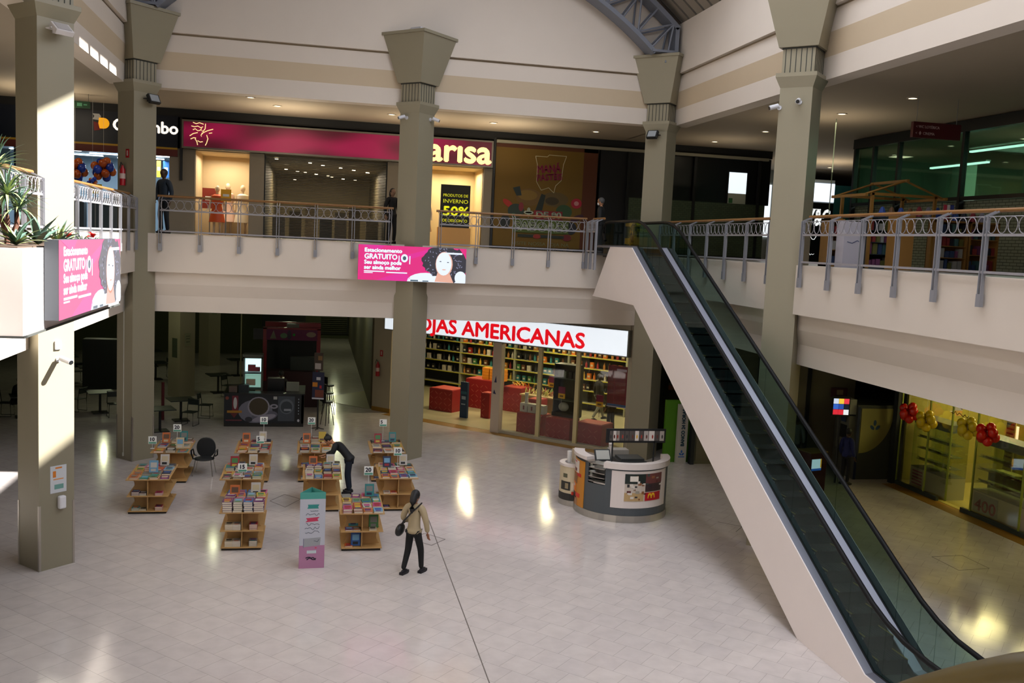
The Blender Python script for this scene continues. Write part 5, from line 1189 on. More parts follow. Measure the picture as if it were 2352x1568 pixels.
def shelf_unit(lx0, lx1, label, dark, seed, un):
    root = thing('wall_shelving', label, 'shelving', aw(lx0, 6.05), AR, 'wall shelving of the variety shop'); L = lx1-lx0; lv = [.35, .85, 1.3, 1.75, 2.2, 2.65]
    m_ = MB(); m_.box(0, L, .4, .45, 0, 3.1); m_.build('back_panel', C('3a3c34' if not dark else '14181c'), root)
    for x in (0, L): m_ = MB(); m_.box(x-.03, x+.03, 0, .45, 0, 3.1); m_.build('upright', C('8a8a78'), root)
    for z in lv: m_ = MB(); m_.use(C('9a9880')).box(0, L, 0, .42, z-.03, z).use(C('b8b030')).box(0, L, -.006, 0, z-.035, z); m_.build('shelf_board', None, root)
    r = random.Random(seed)
    for zi, z in enumerate(lv):
        x = .15; j = 0
        while x < L-.12:
            c_ = r.choice(list(PROD)) if not dark else r.choice(['black', 'black', 'teal', 'white'])
            if not dark and lx0 > 3 and zi > 2: c_ = r.choice(['amber', 'red', 'orange', 'brown'])
            bt = r.random() < .5
            if zi > 0:
                o_ = bpy.data.objects.new('bottle' if bt else 'product_box', prod_mesh(c_, bt)); COL.objects.link(o_); o_.location = aw(lx0+x, 6.05+.14, z); o_.rotation_euler = (0, 0, math.radians(AR))
                tag(o_, '%s %s, %s from the left on %s shelf of the %s' % (c_, 'bottle' if bt else 'box', ORD[j] if j < 20 else 'last', ORD[zi], un), 'bottle' if bt else 'box', 'goods on the variety shop shelves')
            x += .21+.1*r.random(); j += 1
for a in ((-2.6, -.4, 'dark appliance wall shelving left of the variety shop entrance', True, 1, 'dark appliance shelving'), (-.38, 2.4, 'wall shelving behind the orange boxes of the variety shop', False, 2, 'shelving behind orange boxes'), (2.42, 5.0, 'wall shelving behind the entrance post of the variety shop', False, 3, 'shelving behind entrance post'), (5.02, 7.6, 'wall shelving of snacks behind the white boxes', False, 4, 'snack shelving')): shelf_unit(*a)
pat = M('red_pattern', '8c1c20', .5)
def bin_(lx, ly, w_, d_, h_, label, g='red patterned bins of the variety shop', box=True):
    m_ = MB(); m_.use(pat).box(-w_/2, w_/2, -d_/2, d_/2, 0, h_); r = random.Random(int(lx*100)); s_ = C('b05a48')
    for i in range(int(w_/.22)):
        for j in range(int(h_/.2)):
            x = -w_/2+.11+i*.22; z = .1+j*.2; a = .7 if (i+j) % 2 else -.7; dx, dz = .07*math.cos(a), .07*math.sin(a); nx, nz = -.009*math.sin(a), .009*math.cos(a)
            m_.use(s_).prism([(x-dx-nx, z-dz-nz), (x+dx-nx, z+dz-nz), (x+dx+nx, z+dz+nz), (x-dx+nx, z-dz+nz)], -d_/2-.003, -d_/2, 'y')
    m_.use(C('b04030')).box(-w_/2+.04, w_/2-.04, -d_/2+.04, d_/2-.04, h_, h_+.02)
    o_ = m_.build('promotion_bin', None); tag(o_, label, 'bin', g); a_tag(o_, lx, ly); return o_
bin_(1.9, 2.2, 1.1, .9, .85, 'red patterned bin standing left in the open entrance'); bin_(3.95, 2.0, .38, .4, .95, 'narrow dark red bin beside the blue banner stand'); bin_(2.6, 3.7, 1.3, .8, 1.15, 'red patterned table carrying the orange boxes')
bin_(3.85, 4.1, .9, .8, .95, 'red patterned table right of the orange boxes'); bin_(6.75, .75, 1.0, .65, .72, 'red patterned bin under the white boxes behind glass'); bin_(7.9, .75, .95, .65, .72, 'red patterned bin under the black appliance tower'); bin_(9.1, .8, 1.0, .8, .72, 'red patterned bin nearest the dessert kiosk behind glass')
bin_(6.1, 2.0, .5, .6, 1.0, 'dark red tall bin just right of the entrance post')
r = random.Random(9)
for i in range(3):
    for j in range(4):
        m = MB(); m.use(C('d88a20')).box(-.16, .16, -.12, .12, 0, .11).use(C('b86a10')).box(-.16, .16, -.122, -.12, .04, .06); o = m.build('orange_box', None); a_tag(o, 2.75+i*.36, 3.6, 1.18+j*.115)
        tag(o, 'orange box, %s up in the %s stack on the red table' % (ORD[j], ('left', 'middle', 'right')[i]), 'box', 'orange boxes of the variety shop')
for i in range(3):
    m = MB(); m.use(C('b8b4a8')).box(-.15, .15, -.13, .13, 0, .3).use(C('6a2a30')).box(-.03, .03, -.132, -.13, .08, .22); o = m.build('white_box', None); a_tag(o, 6.42+i*.33, .7, .745); tag(o, ('leftmost', 'middle', 'rightmost')[i]+' of three white cartons on the red bin behind glass', 'box', 'white cartons on the red bin')
for i, x in enumerate((6.45, 6.95)):
    m = MB(); m.lathe([(0, 0), (.07, 0), (.06, .1), (.05, .2), (.075, .36), (0, .37)], 12); o = m.build('blender_appliance', C('c0bcb4'), None, True); a_tag(o, x, .7, 1.047); tag(o, ('white upright blender on the left white carton', 'white upright blender on the middle white carton')[i], 'appliance', 'white blenders')
def tower():
    root = thing('appliance_tower', 'tall black glass appliance cabinet on the middle red bin', 'cabinet', aw(7.9, 1.0, .74), AR)
    m_ = MB(); m_.use(C('16201c', .3)).box(-.42, .42, .2, .25, 0, 1.75).box(-.45, -.42, -.2, .25, 0, 1.8).box(.42, .45, -.2, .25, 0, 1.8).box(-.45, .45, -.2, .25, 1.75, 1.8); m_.build('case', None, root)
    for z in (.0, .55, 1.3): m_ = MB(); m_.box(-.42, .42, -.2, .2, z, z+.02); m_.build('shelf', C('4a5a4a'), root)
    m_ = MB(); m_.ball((-.1, -.05, .32), (.2, .12, .16)); m_.build('mixer', C('a8a894'), root, True)
    for x in (-.3, -.1, .12, .3): m_ = MB(); m_.box(x-.06, x+.06, -.1, .1, 1.32, 1.55); m_.build('small_appliance', C('6a7460' if x < 0 else '20262a'), root)
    m_ = MB(); m_.box(-.45, .45, -.25, .2, -.02, .14); m_.build('grill_tray', C('14181c', .3), root)
tower()
def price_flag(lx, ly, z, label):
    m_ = MB(); m_.use(C('7a1440')).box(-.13, .13, -.01, .01, .17, .4).use(C('e0a810')).box(-.13, .13, -.01, .01, 0, .17).use(C('6a4a08')).box(-.07, .07, -.013, -.01, .05, .11).use(C('888878')).cyl((0, 0, -.35), (0, 0, 0), .008, n=5)
    o_ = m_.build('price_flag', None); a_tag(o_, lx, ly, z); tag(o_, label, 'sign', 'purple and yellow price flags')
price_flag(7.9, .6, 1.4, 'purple and yellow price flag in front of the black appliance tower'); price_flag(9.2, .9, 1.25, 'purple and yellow price flag above the rightmost red bin'); price_flag(6.2, 2.8, 1.35, 'purple and yellow price flag deep behind the white cartons'); price_flag(6.9, 3.4, 1.3, 'purple and yellow price flag between the cartons and the tower')
m = MB(); m.use(C('6a1420')).box(-.36, .36, 0, .02, 0, 1.35).use(C('8a2a34')).box(-.12, -.11, -.004, 0, 0, 1.1).box(.12, .13, -.004, 0, 0, 1.1).box(-.36, .36, -.004, 0, .4, .41).box(-.36, .36, -.004, 0, .8, .81).use(C('c0b8c8')).box(-.36, .36, -.005, 0, 0, .03).use(C('2a5a8a')).box(-.34, .34, -.005, 0, .04, .1).use(C('b09aa8')).box(-.05, .3, -.005, 0, 1.18, 1.26)
o = m.build('hanging_poster', None); tag(o, 'maroon hanging poster with white grid beside the far right column', 'poster'); a_tag(o, 10.1, .35, 1.42)
m = MB(); m.use(C('14304a')).box(-.16, .16, -.05, .05, 0, 1.35).use(C('2a5a6a')).box(-.13, .13, -.055, -.05, .9, 1.0).use(C('8a9aa8')).box(-.09, .09, -.055, -.05, .7, .82).box(-.1, .08, -.055, -.05, .5, .54); o = m.build('banner_stand', None); tag(o, 'dark blue banner stand in the open shop entrance', 'banner'); a_tag(o, 3.35, 1.3)
m = MB(); m.use(C('8a8478')).box(-.16, .16, -.04, .04, .7, 1.5).use(C('101418')).prism([(-.16, 0), (.12, 0), (.16, .7), (-.05, .7)], -.05, .05, 'y'); o = m.build('security_gate', None); tag(o, 'grey and black shop security gate at the left of the entrance', 'gate'); a_tag(o, 1.1, 1.3)
m = MB(); m.use(C('a08c58')).box(-.7, .7, -.4, .4, 0, .9).use(C('c8b080')).box(-.75, .75, -.45, .45, .9, .95); o = m.build('flower_table', None); tag(o, 'beige sale table behind the glass front', 'table'); a_tag(o, 5.6, 3.2)
m = MB(); rr = random.Random(2)
for i in range(60):
    m.use(C(rr.choice(['a8a040', 'c0b868', '6a8a3a', 'b05a50']))); leaf(m, (rr.uniform(-.6, .6), rr.uniform(-.3, .3), 0), rr.random()*6.28, .3, .03, .6+rr.random()*.8, .9, 3)
o = m.build('artificial_flowers', None); tag(o, 'pale yellow artificial flowers heaped on the beige sale table', 'flowers', kind='stuff'); a_tag(o, 5.6, 3.2, .95)
for lx, ly, p in ((3, 2.2, 75), (7.5, 2.5, 80), (1.0, 4.8, 65), (5, 5.0, 85), (8.5, 5.2, 70)): 
    q = aw(lx, ly, 3.9); area('variety_shop_light', q, .4, p*1.15, (1, .84, .5))
m = MB(); 
for i in range(26): m.use(C(['d8901c', 'c8a040'][i % 2])); leaf(m, (rr.uniform(-.5, .5), rr.uniform(-.2, .2), 0), rr.random()*6.28, .22, .03, .5+rr.random()*.8, .9, 3)
o = m.build('orange_flowers', None); tag(o, 'orange artificial flowers beside the stacked orange boxes', 'flowers', kind='stuff'); a_tag(o, 4.0, 4.3, .98)

# ================================================================= FOOD COURT
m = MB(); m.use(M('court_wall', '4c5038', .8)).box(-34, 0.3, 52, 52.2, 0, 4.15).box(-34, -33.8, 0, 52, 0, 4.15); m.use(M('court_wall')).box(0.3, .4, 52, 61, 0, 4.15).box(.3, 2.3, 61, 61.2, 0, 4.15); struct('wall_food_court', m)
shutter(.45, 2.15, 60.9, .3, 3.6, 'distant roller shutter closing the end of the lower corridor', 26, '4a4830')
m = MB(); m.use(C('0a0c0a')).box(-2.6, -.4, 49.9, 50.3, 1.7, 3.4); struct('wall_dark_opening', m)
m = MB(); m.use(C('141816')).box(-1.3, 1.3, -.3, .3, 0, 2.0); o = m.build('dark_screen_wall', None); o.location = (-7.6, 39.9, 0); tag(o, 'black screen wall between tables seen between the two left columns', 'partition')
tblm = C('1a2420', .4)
def table(x, y, label, s=.42):
    root = thing('food_court_table', label, 'table', (x, y, 0), 20, 'dark food court tables')
    m_ = MB(); m_.box(-s, s, -s, s, .72, .75); m_.build('tabletop', tblm, root); m_ = MB(); m_.cyl((0, 0, .03), (0, 0, .72), .04); m_.build('pedestal', black, root); m_ = MB(); m_.box(-.25, .25, -.25, .25, 0, .03); m_.build('foot', black, root)
def cchair(x, y, rz, label):
    root = thing('food_court_chair', label, 'chair', (x, y, 0), rz, 'dark metal food court chairs')
    m_ = MB(); m_.box(-.2, .2, -.2, .2, .44, .46); m_.build('seat', tblm, root)
    m_ = MB(); m_.tube([(-.2, -.2, .44), (-.19, -.25, .85), (.19, -.25, .85), (.2, -.2, .44)], .014, 6); m_.box(-.18, .18, -.25, -.235, .65, .83); m_.build('backrest', tblm, root)
    for s in (-1, 1): m_ = MB(); m_.tube([(s*.19, .18, .44), (s*.2, .2, .01), (s*.2, -.22, .01), (s*.19, -.2, .44)], .012, 6); m_.build('side_leg', black, root)
for i, (x, y, l) in enumerate(((-4.75, 31.5, 'nearest dark table right of the far left column'), (-4.35, 33.3, 'dark table before the column with paper notices'), (-3.7, 39.2, 'dark table right of the column with paper notices'), (-7.2, 34.6, 'dark table between the two left columns'),
                             (-9.4, 33.7, 'dark table of the seated person'), (-8.9, 40.8, 'dark table left of the black screen wall'), (-6.6, 42.5, 'dark table behind the black screen wall'), (-3.3, 44, 'dark table near the farthest green column'), (-10.5, 44, 'far dark table beyond the sunlit column'), (-7.4, 46.5, 'farthest dark table at the court wall'))): table(x, y, l)
for x, y, rz, l in ((-3.95, 32.5, 160, 'dark chair nearest the coffee kiosk'), (-3.2, 38.3, -120, 'dark chair with slanted back near the paper notices column'), (-3.6, 33.9, -100, 'dark chair beside the table before the notices column'), (-6.6, 33.9, 200, 'dark chair right of the table between the left columns'), (-8.0, 34.9, 60, 'dark chair left of the table between the left columns'),
                    (-10.0, 33.9, -90, 'dark chair of the seated person'), (-6.0, 43.1, 200, 'dark chair behind the black screen wall'), (-9.5, 41.4, 30, 'dark chair left of the black screen wall'), (-2.6, 43.4, -100, 'dark chair near the farthest green column'), (-8.2, 47, 90, 'farthest dark chair at the court wall'), (-2.3, 35.0, 30, 'dark chair behind the coffee kiosk display')): cchair(x, y, rz, l)
m = MB(); m.cyl((0, 0, 0), (0, 0, 1.3), .05); o = m.build('red_bollard', C('5a1018')); o.location = (-4.95, 33.4, 0); tag(o, 'dark red queue bollard beside the nearest food court table', 'bollard')
m = MB(); m.cyl((0, 0, 0), (0, 0, 3.1), .018, n=6); o = m.build('barrier_pole', C('7a7a50')); o.location = (-2.45, 33.9, 1.05); tag(o, 'thin pale vertical pole above the coffee kiosk display', 'pole')
def coffee():
    root = thing('coffee_kiosk', 'black coffee kiosk with a large printed cup on its front', 'kiosk', (-2.85, 32.3, 0))
    L = 2.6; m_ = MB(); m_.use(C('0c1014', .4)).box(0, L, 0, .08, .12, 1.1).box(0, .08, 0, 1.9, .12, 1.1).box(L-.08, L, 0, 1.9, .12, 1.1).use(C('1c1a14')).box(0, L, .02, 1.9, 0, .12); m_.build('counter_body', None, root)
    m_ = MB(); m_.box(-.03, L+.03, -.03, .45, 1.1, 1.14); m_.box(L-.45, L+.03, .4, 1.9, 1.1, 1.14); m_.box(-.03, .42, .4, 1.9, 1.1, 1.14); m_.build('worktop', C('1c2020', .3), root)
    m_ = MB(); y = 0; B = (0, L, .13, 1.08)
    for col, e in (('10161c', rect(.0, 2.3, .13, 1.08)), ('6a6a78', ell(1.02, .52, .56, .4)), ('5a5a68', ell(1.3, .35, .45, .18, rot=.2)), ('8a8894', ell(1.12, .68, .36, .34)), ('3a301c', ell(1.12, .69, .31, .29)), ('8a8894', ell(1.62, .7, .13, .08)), ('20242c', ell(1.62, .7, .07, .035)), ('8e8a98', ell(1.3, .3, .4, .1, rot=.25)), ('2c2c34', ell(.8, .25, .12, .09)),
                   ('3c434c', rect(1.75, 2.3, .2, 1.05)), ('565e68', ell(2.03, .7, .24, .26)), ('2c343c', ell(2.03, .68, .19, .2)), ('8a9098', rect(1.95, 2.18, .55, .62)), ('6a1c28', rect(.26, .46, .55, 1.05)), ('b0b0b0', ell(.36, .8, .06, .2)), ('a0701c', rect(.1, .58, .47, .55)), ('5a1c20', [(.2, .46), (.45, .46), (.33, .3)]), ('7a3a2c', ell(.1, .97, .06, .06, 8)), ('6a2c34', rect(.06, .58, .2, .24)), ('a8a8a8', rect(1.6, 1.72, .94, 1.04))):
        flat(m_, C(col), e, y, bounds=B); y -= .0011
    for i in range(6): flat(m_, C('8a98a0'), ell(2.43, .95-.1*i, .018, .025, 6), -.004)
    flat(m_, C('b8b8c0'), ell(2.43, .22, .04, .05, 8), -.004); m_.build('printed_front', None, root)
    m_ = MB(); m_.use(C('4c5048')).box(.55, 1.2, 1.0, 1.05, 1.1, 2.3).box(.55, .6, .5, 1.05, 1.1, 2.3).box(1.15, 1.2, .5, 1.05, 1.1, 2.3).box(.55, 1.2, .5, 1.05, 2.25, 2.38).use(E_('c0e8e8', 1.6)).box(.6, 1.15, .9, .98, 1.75, 2.2).use(E_('a0d0c0', .5)).box(.6, 1.15, .9, .98, 1.2, 1.65).use(C('8a3040')).box(.7, .95, .7, .85, 1.78, 2.0).box(.95, 1.1, .7, .85, 1.78, 1.92).use(C('b8a890')).box(.65, .95, .7, .85, 1.3, 1.5); m_.build('lit_display_case', None, root)
    m_ = MB(); m_.box(.6, 1.15, .5, .9, 1.72, 1.74); m_.build('case_shelf', C('20282a'), root)
    m_ = MB(); m_.box(2.0, 2.42, .55, .85, 1.14, 1.42); m_.build('white_till', C('7a7c70'), root)
    m_ = MB(); m_.box(.14, .4, .15, .4, 1.14, 1.34); m_.build('napkin_box', C('5a4a44'), root)
    m_ = MB(); m_.box(.45, .78, .1, .4, 1.14, 1.4); m_.build('espresso_machine', C('182428', .3), root)
    m_ = MB(); m_.box(1.35, 1.9, 1.0, 1.4, 1.0, 1.5); m_.build('grinder_block', C('14181a', .3), root)
coffee()
def red_booth():
    root = thing('food_booth', 'red-framed food booth with magenta picture header behind the coffee kiosk', 'booth', (-1.82, 36.0, 0)); rd = C('7a0c18', .4); L = 2.1
    for x in (0, L-.14): m_ = MB(); m_.box(x, x+.14, 0, .14, 1.0, 3.0); m_.build('red_post', rd, root)
    m_ = MB(); m_.use(C('5a1040')).box(.12, L-.12, -.02, .1, 2.55, 2.95).use(rd).box(0, L, 0, .14, 2.95, 3.02); 
    for col, e in (('6a6a58', [(.25, 2.6), (.38, 2.92), (.48, 2.6)]), ('5a7a5a', ell(.75, 2.72, .13, .1)), ('2c2034', ell(.95, 2.75, .08, .18)), ('1c8a2c', ell(1.12, 2.76, .05, .05, 10)), ('8a7a6a', ell(1.75, 2.78, .18, .1))): flat(m_, C(col), e, -.022)
    m_.build('picture_header', None, root)
    m_ = MB(); m_.use(C('341418')).box(.0, L, .1, .9, 0, 1.35).use(C('141a1a')).box(.0, L, 1.6, 1.7, 0, 2.5).use(C('3a4440')).box(1.0, 1.9, .5, .9, 1.35, 1.85); m_.build('booth_counter', None, root)
    m_ = MB(); m_.use(rd).box(1.2, L, .1, .2, 3.02, 3.2).box(0, L, 1.5, 1.6, 2.9, 3.1).use(C('6a6a60')).box(.85, 1.3, .05, .3, 2.98, 3.16); m_.build('roof_sign', None, root)
    m_ = MB(); m_.box(-.35, 0, .05, .15, 2.55, 2.95); m_.build('side_screen', black, root)
red_booth()
def promo():
    root = thing('promotion_banner', 'two-panel promotion banner on a black pole beside the coffee kiosk', 'banner', (.22, 31.95, 0), -15)
    m_ = MB(); m_.cyl((0, 0, 0), (0, 0, 2.5), .03); m_.build('pole', black, root); m_ = MB(); [m_.tube([(0, 0, .05), (.22*math.cos(a), .22*math.sin(a), .015)], .015, 6) for a in (0, 1.57, 3.14, 4.71)]; m_.build('base_feet', black, root)
    m_ = MB(); m_.use(C('161c3c')).box(-.2, .2, -.05, -.03, 1.05, 1.95).use(C('c07818')).box(-.19, -.02, -.053, -.05, 1.45, 1.6).use(C('6a3020')).box(-.1, .19, -.053, -.05, 1.1, 1.35).use(C('a81c28')).box(.05, .12, -.056, -.053, 1.4, 1.5).use(C('c0c0c8')).box(-.2, .2, -.055, -.05, 1.03, 1.08).box(-.06, .08, -.056, -.053, 1.68, 1.78); m_.build('lower_panel', None, root)
    m_ = MB(); m_.use(C('3a2c20')).box(-.15, .15, -.05, -.03, 2.0, 2.6).use(C('a8a09c')).box(-.12, .08, -.053, -.05, 2.05, 2.25).use(C('7a5a30')).box(-.02, .12, -.053, -.05, 2.35, 2.5); m_.build('upper_panel', None, root)
promo()
for i, (x, y, l) in enumerate(((.55, 32.7, 'black bar stool right of the coffee kiosk'), (.6, 34.6, 'black bar stool further behind the promotion banner'), (.65, 36.4, 'black bar stool beside the red food booth'))):
    root = thing('bar_stool', l, 'stool', (x, y, 0), -60, 'black bar stools'); m_ = MB(); m_.cyl((0, 0, .78), (0, 0, .83), .19); m_.build('seat', black, root)
    m_ = MB(); m_.box(-.18, .18, -.2, -.17, .83, 1.15); m_.build('backrest', black, root)
    for a in range(4): m_ = MB(); m_.cyl((.1*math.cos(a*1.57+.78), .1*math.sin(a*1.57+.78), .8), (.24*math.cos(a*1.57+.78), .24*math.sin(a*1.57+.78), 0), .012, n=6); m_.build('leg', black, root)
def notice(x, y, z, w_, h_, label, col='5a5c48'):
    m_ = MB(); m_.use(C(col)).box(-w_/2, w_/2, -.004, .004, 0, h_); m_.use(C('3c3e30')).box(-w_*.3, w_*.3, -.006, -.004, h_*.3, h_*.36).box(-w_*.3, w_*.3, -.006, -.004, h_*.55, h_*.61).box(-w_*.3, w_*.3, -.006, -.004, h_*.75, h_*.8)
    o_ = m_.build('paper_notice', None); o_.location = (x, y, z); tag(o_, label, 'notice', 'paper notices on the food court column'); return o_
o = notice(-5.22, 38.02, 1.55, .3, .75, 'larger dim paper notice on the left face of the food court column', '3c4434'); o.rotation_euler = (0, 0, -PI/4); o = notice(-4.74, 38.04, 2.0, .28, .5, 'pale paper notice on the right face of the food court column', '7c7c64'); o.rotation_euler = (0, 0, PI/4)
o = notice(-4.66, 47.1, 2.5, .28, .55, 'pale notice on the farthest green column', '6a7458'); o.rotation_euler = (0, 0, PI/4)
for x, y, p in ((-6, 36, 16), (-1, 40, 14), (1.3, 48, 22), (-9, 44, 16), (1.3, 57, 25), (1.2, 40, 8), (-3, 31, 6)): point('court_glow', (x, y, 3.6), p*2.4, (.95, 1, .62), .1)

# ================================================================= RIGHT LOWER SIDE
m = MB(); m.use(M('panel_olive', '6a6650', .5)).box(11.6, 17.0, 26.9, 27.0, 0, 4.15); m.use(C('14181a')).box(13.6, 13.72, 26.84, 26.9, 0, 4.15).box(15.3, 15.42, 26.84, 26.9, 0, 4.15).box(16.86, 17.02, 24.4, 24.6, 0, 4.15).box(11.5, 11.62, 26.8, 27, 0, 4.15)
struct('wall_cash_corner', m)
m = MB(); m.use(C('6a6450')).box(11.7, 13.5, 26.88, 26.9, .1, 4.0); struct('wall_frosted_panel', m, M('frosted_warm', '7a6c44', .3))
def atm():
    root = thing('cash_machine', 'large cash machine housing with cream quarter-circle side and blue drop emblem', 'cash machine', (15.9, 24.9, 0))
    g_ = C('3e4038', .5); m_ = MB(); m_.box(0, 1.25, 0, 1.2, 0, 2.25); m_.build('housing', g_, root)
    m_ = MB(); q = [(.12, 2.15)]+[(.12+1.08*math.sin(t*PI/24), 2.15-1.35*math.cos(t*PI/24)) for t in range(13)]; m_.prism(q, -.012, 0, 'y'); m_.build('cream_panel', M('atm_cream', '8a8248', .5), root)
    m_ = MB(); bl = C('1c3a5c'); [flat(m_, bl, ell(x, z, .05, .09, 10, rot=a), -.014) for x, z, a in ((.58, 1.72, 0), (.5, 1.58, .8), (.68, 1.58, -.8))]; m_.use(C('101e40')).box(0, .08, -.01, 0, 0, 2.2); m_.build('drop_emblem', None, root)
    m_ = MB(); m_.use(C('8c8c80')).box(-.25, 0, .1, .7, 1.95, 2.4).use(C('182c48')).box(-.26, -.25, .2, .6, 1.7, 1.92).use(C('5c5c50')).box(-.2, 0, .1, .75, .85, 1.9).use(black).box(-.21, -.2, .2, .6, 1.2, 1.6).use(C('20406a')).box(-.262, -.25, .3, .45, 2.15, 2.3); m_.build('machine_front', None, root)
    text(root, 'Banco24Horas', 0, 0, .09, C('1c3a5c'), y=0, depth=.002, width=.5).matrix_local = Matrix.Translation((-.262, .62, 2.02)) @ Matrix.Rotation(-PI/2, 4, 'Z')
atm()
def tv():
    root = thing('wall_screen', 'small lit screen with coloured tiles above the cash machine', 'screen', (14.86, 24.55, 2.03), -8)
    m_ = MB(); m_.box(-.03, .5, 0, .06, -.05, .53); m_.build('bezel', black, root); m_ = MB()
    for i, row in enumerate((('d02838', 'd02838', 'e0e4ea'), ('3060c0', '2848a0', '101828'), ('c8d4e8', 'e8c040', 'e03848'))):
        for j, c_ in enumerate(row): m_.use(E_(c_, 1.0)).box(j*.157, j*.157+.15, -.006, 0, i*.16, i*.16+.15)
    m_.build('lit_tiles', None, root); m_ = MB(); m_.cyl((.24, .03, -2.03), (.24, .03, -.05), .03); m_.build('stand_pole', black, root)
tv()
def redbox():
    root = thing('red_terminal', 'dark red self-service terminal with a lit slanted screen behind the escalator', 'terminal', (13.55, 23.3, 0), 15)
    m_ = MB(); m_.use(C('4a0c14', .4)).box(0, .6, 0, .5, 0, 1.15).use(C('6a5a30')).box(-.02, .62, -.02, .52, 1.15, 1.18); m_.build('case', None, root)
    m_ = MB(); m_.use(E_('c8dcf0', 1.0)).box(.05, .4, -.01, 0, .72, .98).use(E_('2858b0', .8)).box(.05, .4, -.012, 0, .66, .72).use(E_('e0a030', .9)).box(.36, .4, -.013, 0, .74, .98); m_.build('screen_face', None, root)
redbox()
m = MB(); m.use(C('401018')).box(-.25, .25, 0, .12, 0, .3).use(C('8a7a60')).box(-.12, .1, -.005, 0, .08, .24); o = m.build('wall_box', None); o.location = (16.3, 26.6, 2.2); tag(o, 'dark red box on the wall above the cash machine', 'box')
def green_booth():
    root = thing('green_booth', 'bright green booth wall with a white lettered edge beside the escalator', 'booth', (10.75, 27.15, 0), 0)
    m_ = MB(); m_.box(0, 1.0, 0, .12, 0, 1.95); m_.build('green_wall', C('46780e', .5), root)
    m_ = MB(); m_.box(.35, .66, -.22, -.06, 0, 1.85); m_.build('white_edge', C('a8a49c', .5), root)
    t = text(root, 'BANCO 24 HORAS', 0, 0, .15, C('1c3c50'), y=0, depth=.003, width=1.15, bold=.006); t.matrix_local = Matrix.Translation((.56, -.225, .55)) @ Matrix.Rotation(-PI/2, 4, 'Y')
    m_ = MB(); bl = C('2858a0'); [flat(m_, bl, ell(x, z, .03, .05, 10, rot=a), -.221) for x, z, a in ((.5, .38, 0), (.46, .3, .8), (.545, .3, -.8))]; m_.use(bl).box(.4, .6, -.224, -.22, .2, .23); m_.build('drop_emblem', None, root)
green_booth()
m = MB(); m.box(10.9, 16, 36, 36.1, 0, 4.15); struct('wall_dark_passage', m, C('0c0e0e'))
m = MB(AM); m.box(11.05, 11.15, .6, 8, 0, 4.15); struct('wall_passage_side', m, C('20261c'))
for i, (z, c_) in enumerate(((2.35, '7a6a48'), (1.95, '8a5a28'))):
    m = MB(); m.use(C(c_)).box(0, .9, 0, .3, 0, .22).use(C('5a5a48')).box(0, .9, -.01, 0, .16, .22); o = m.build('stall_shelf', None); o.location = (11.3, 29.2, z); tag(o, ('pale upper ledge of a dim stall behind the escalator', 'orange lower ledge of a dim stall behind the escalator')[i], 'shelf')
# balloon-decorated optician
ygl = (1, .84, .36)
def optician():
    root = thing('optician_front', 'glass shopfront decorated with balloons, lit yellow inside', 'shopfront', (17, 24.4, 0), -90)
    L = 11.5; m_ = MB(); m_.box(0, L, -.01, 0, .1, 3.2); m_.build('glass_pane', gclear, root)
    for x in (0, 1.3, 2.25, 3.25, 5.0): m_ = MB(); m_.box(x-.02, x+.02, -.02, .02, .1, 3.2); m_.build('glass_joint', C('8a9438'), root)
    m_ = MB(); m_.use(C('8a7a24')).box(0, L, 0, .1, 3.2, 4.15).use(C('2a3430')).box(0, 1.9, -.03, .05, 0, .12).box(2.9, L, -.03, .05, 0, .12); m_.build('header_and_kerb', None, root)
    m_ = MB(); sc = C('6a3a10'); scribble(m_, sc, 1.5, 2.75, .6, .18, -.02, 5, .02); scribble(m_, sc, 2.2, 2.7, .8, .2, -.02, 6, .02); scribble(m_, sc, 2.2, 2.5, .7, .16, -.02, 7, .02); m_.build('painted_words', None, root)
optician()
for q_ in ((17.2, 23, 24.4, 24.5), (22.9, 23, 12, 24.4), (17.2, 23, 12, 12.1)):
    m = MB(); m.box(*q_, 0, 4.15); struct('wall_optician', m, C('948838'))
m = MB(); m.box(17.05, 23, 12, 24.4, .001, .012); struct('floor_optician', m, C('a09448', .3))
m = MB(); m.use(M('ochre_trim')).box(16.55, 17.05, 12, 24.4, .001, .004); struct('trim_optician_threshold', m)
for y, p in ((23, 55), (20.5, 60), (17, 40)): area('optician_light', (19.2, y, 3.9), 1.2, p*2.1, ygl)
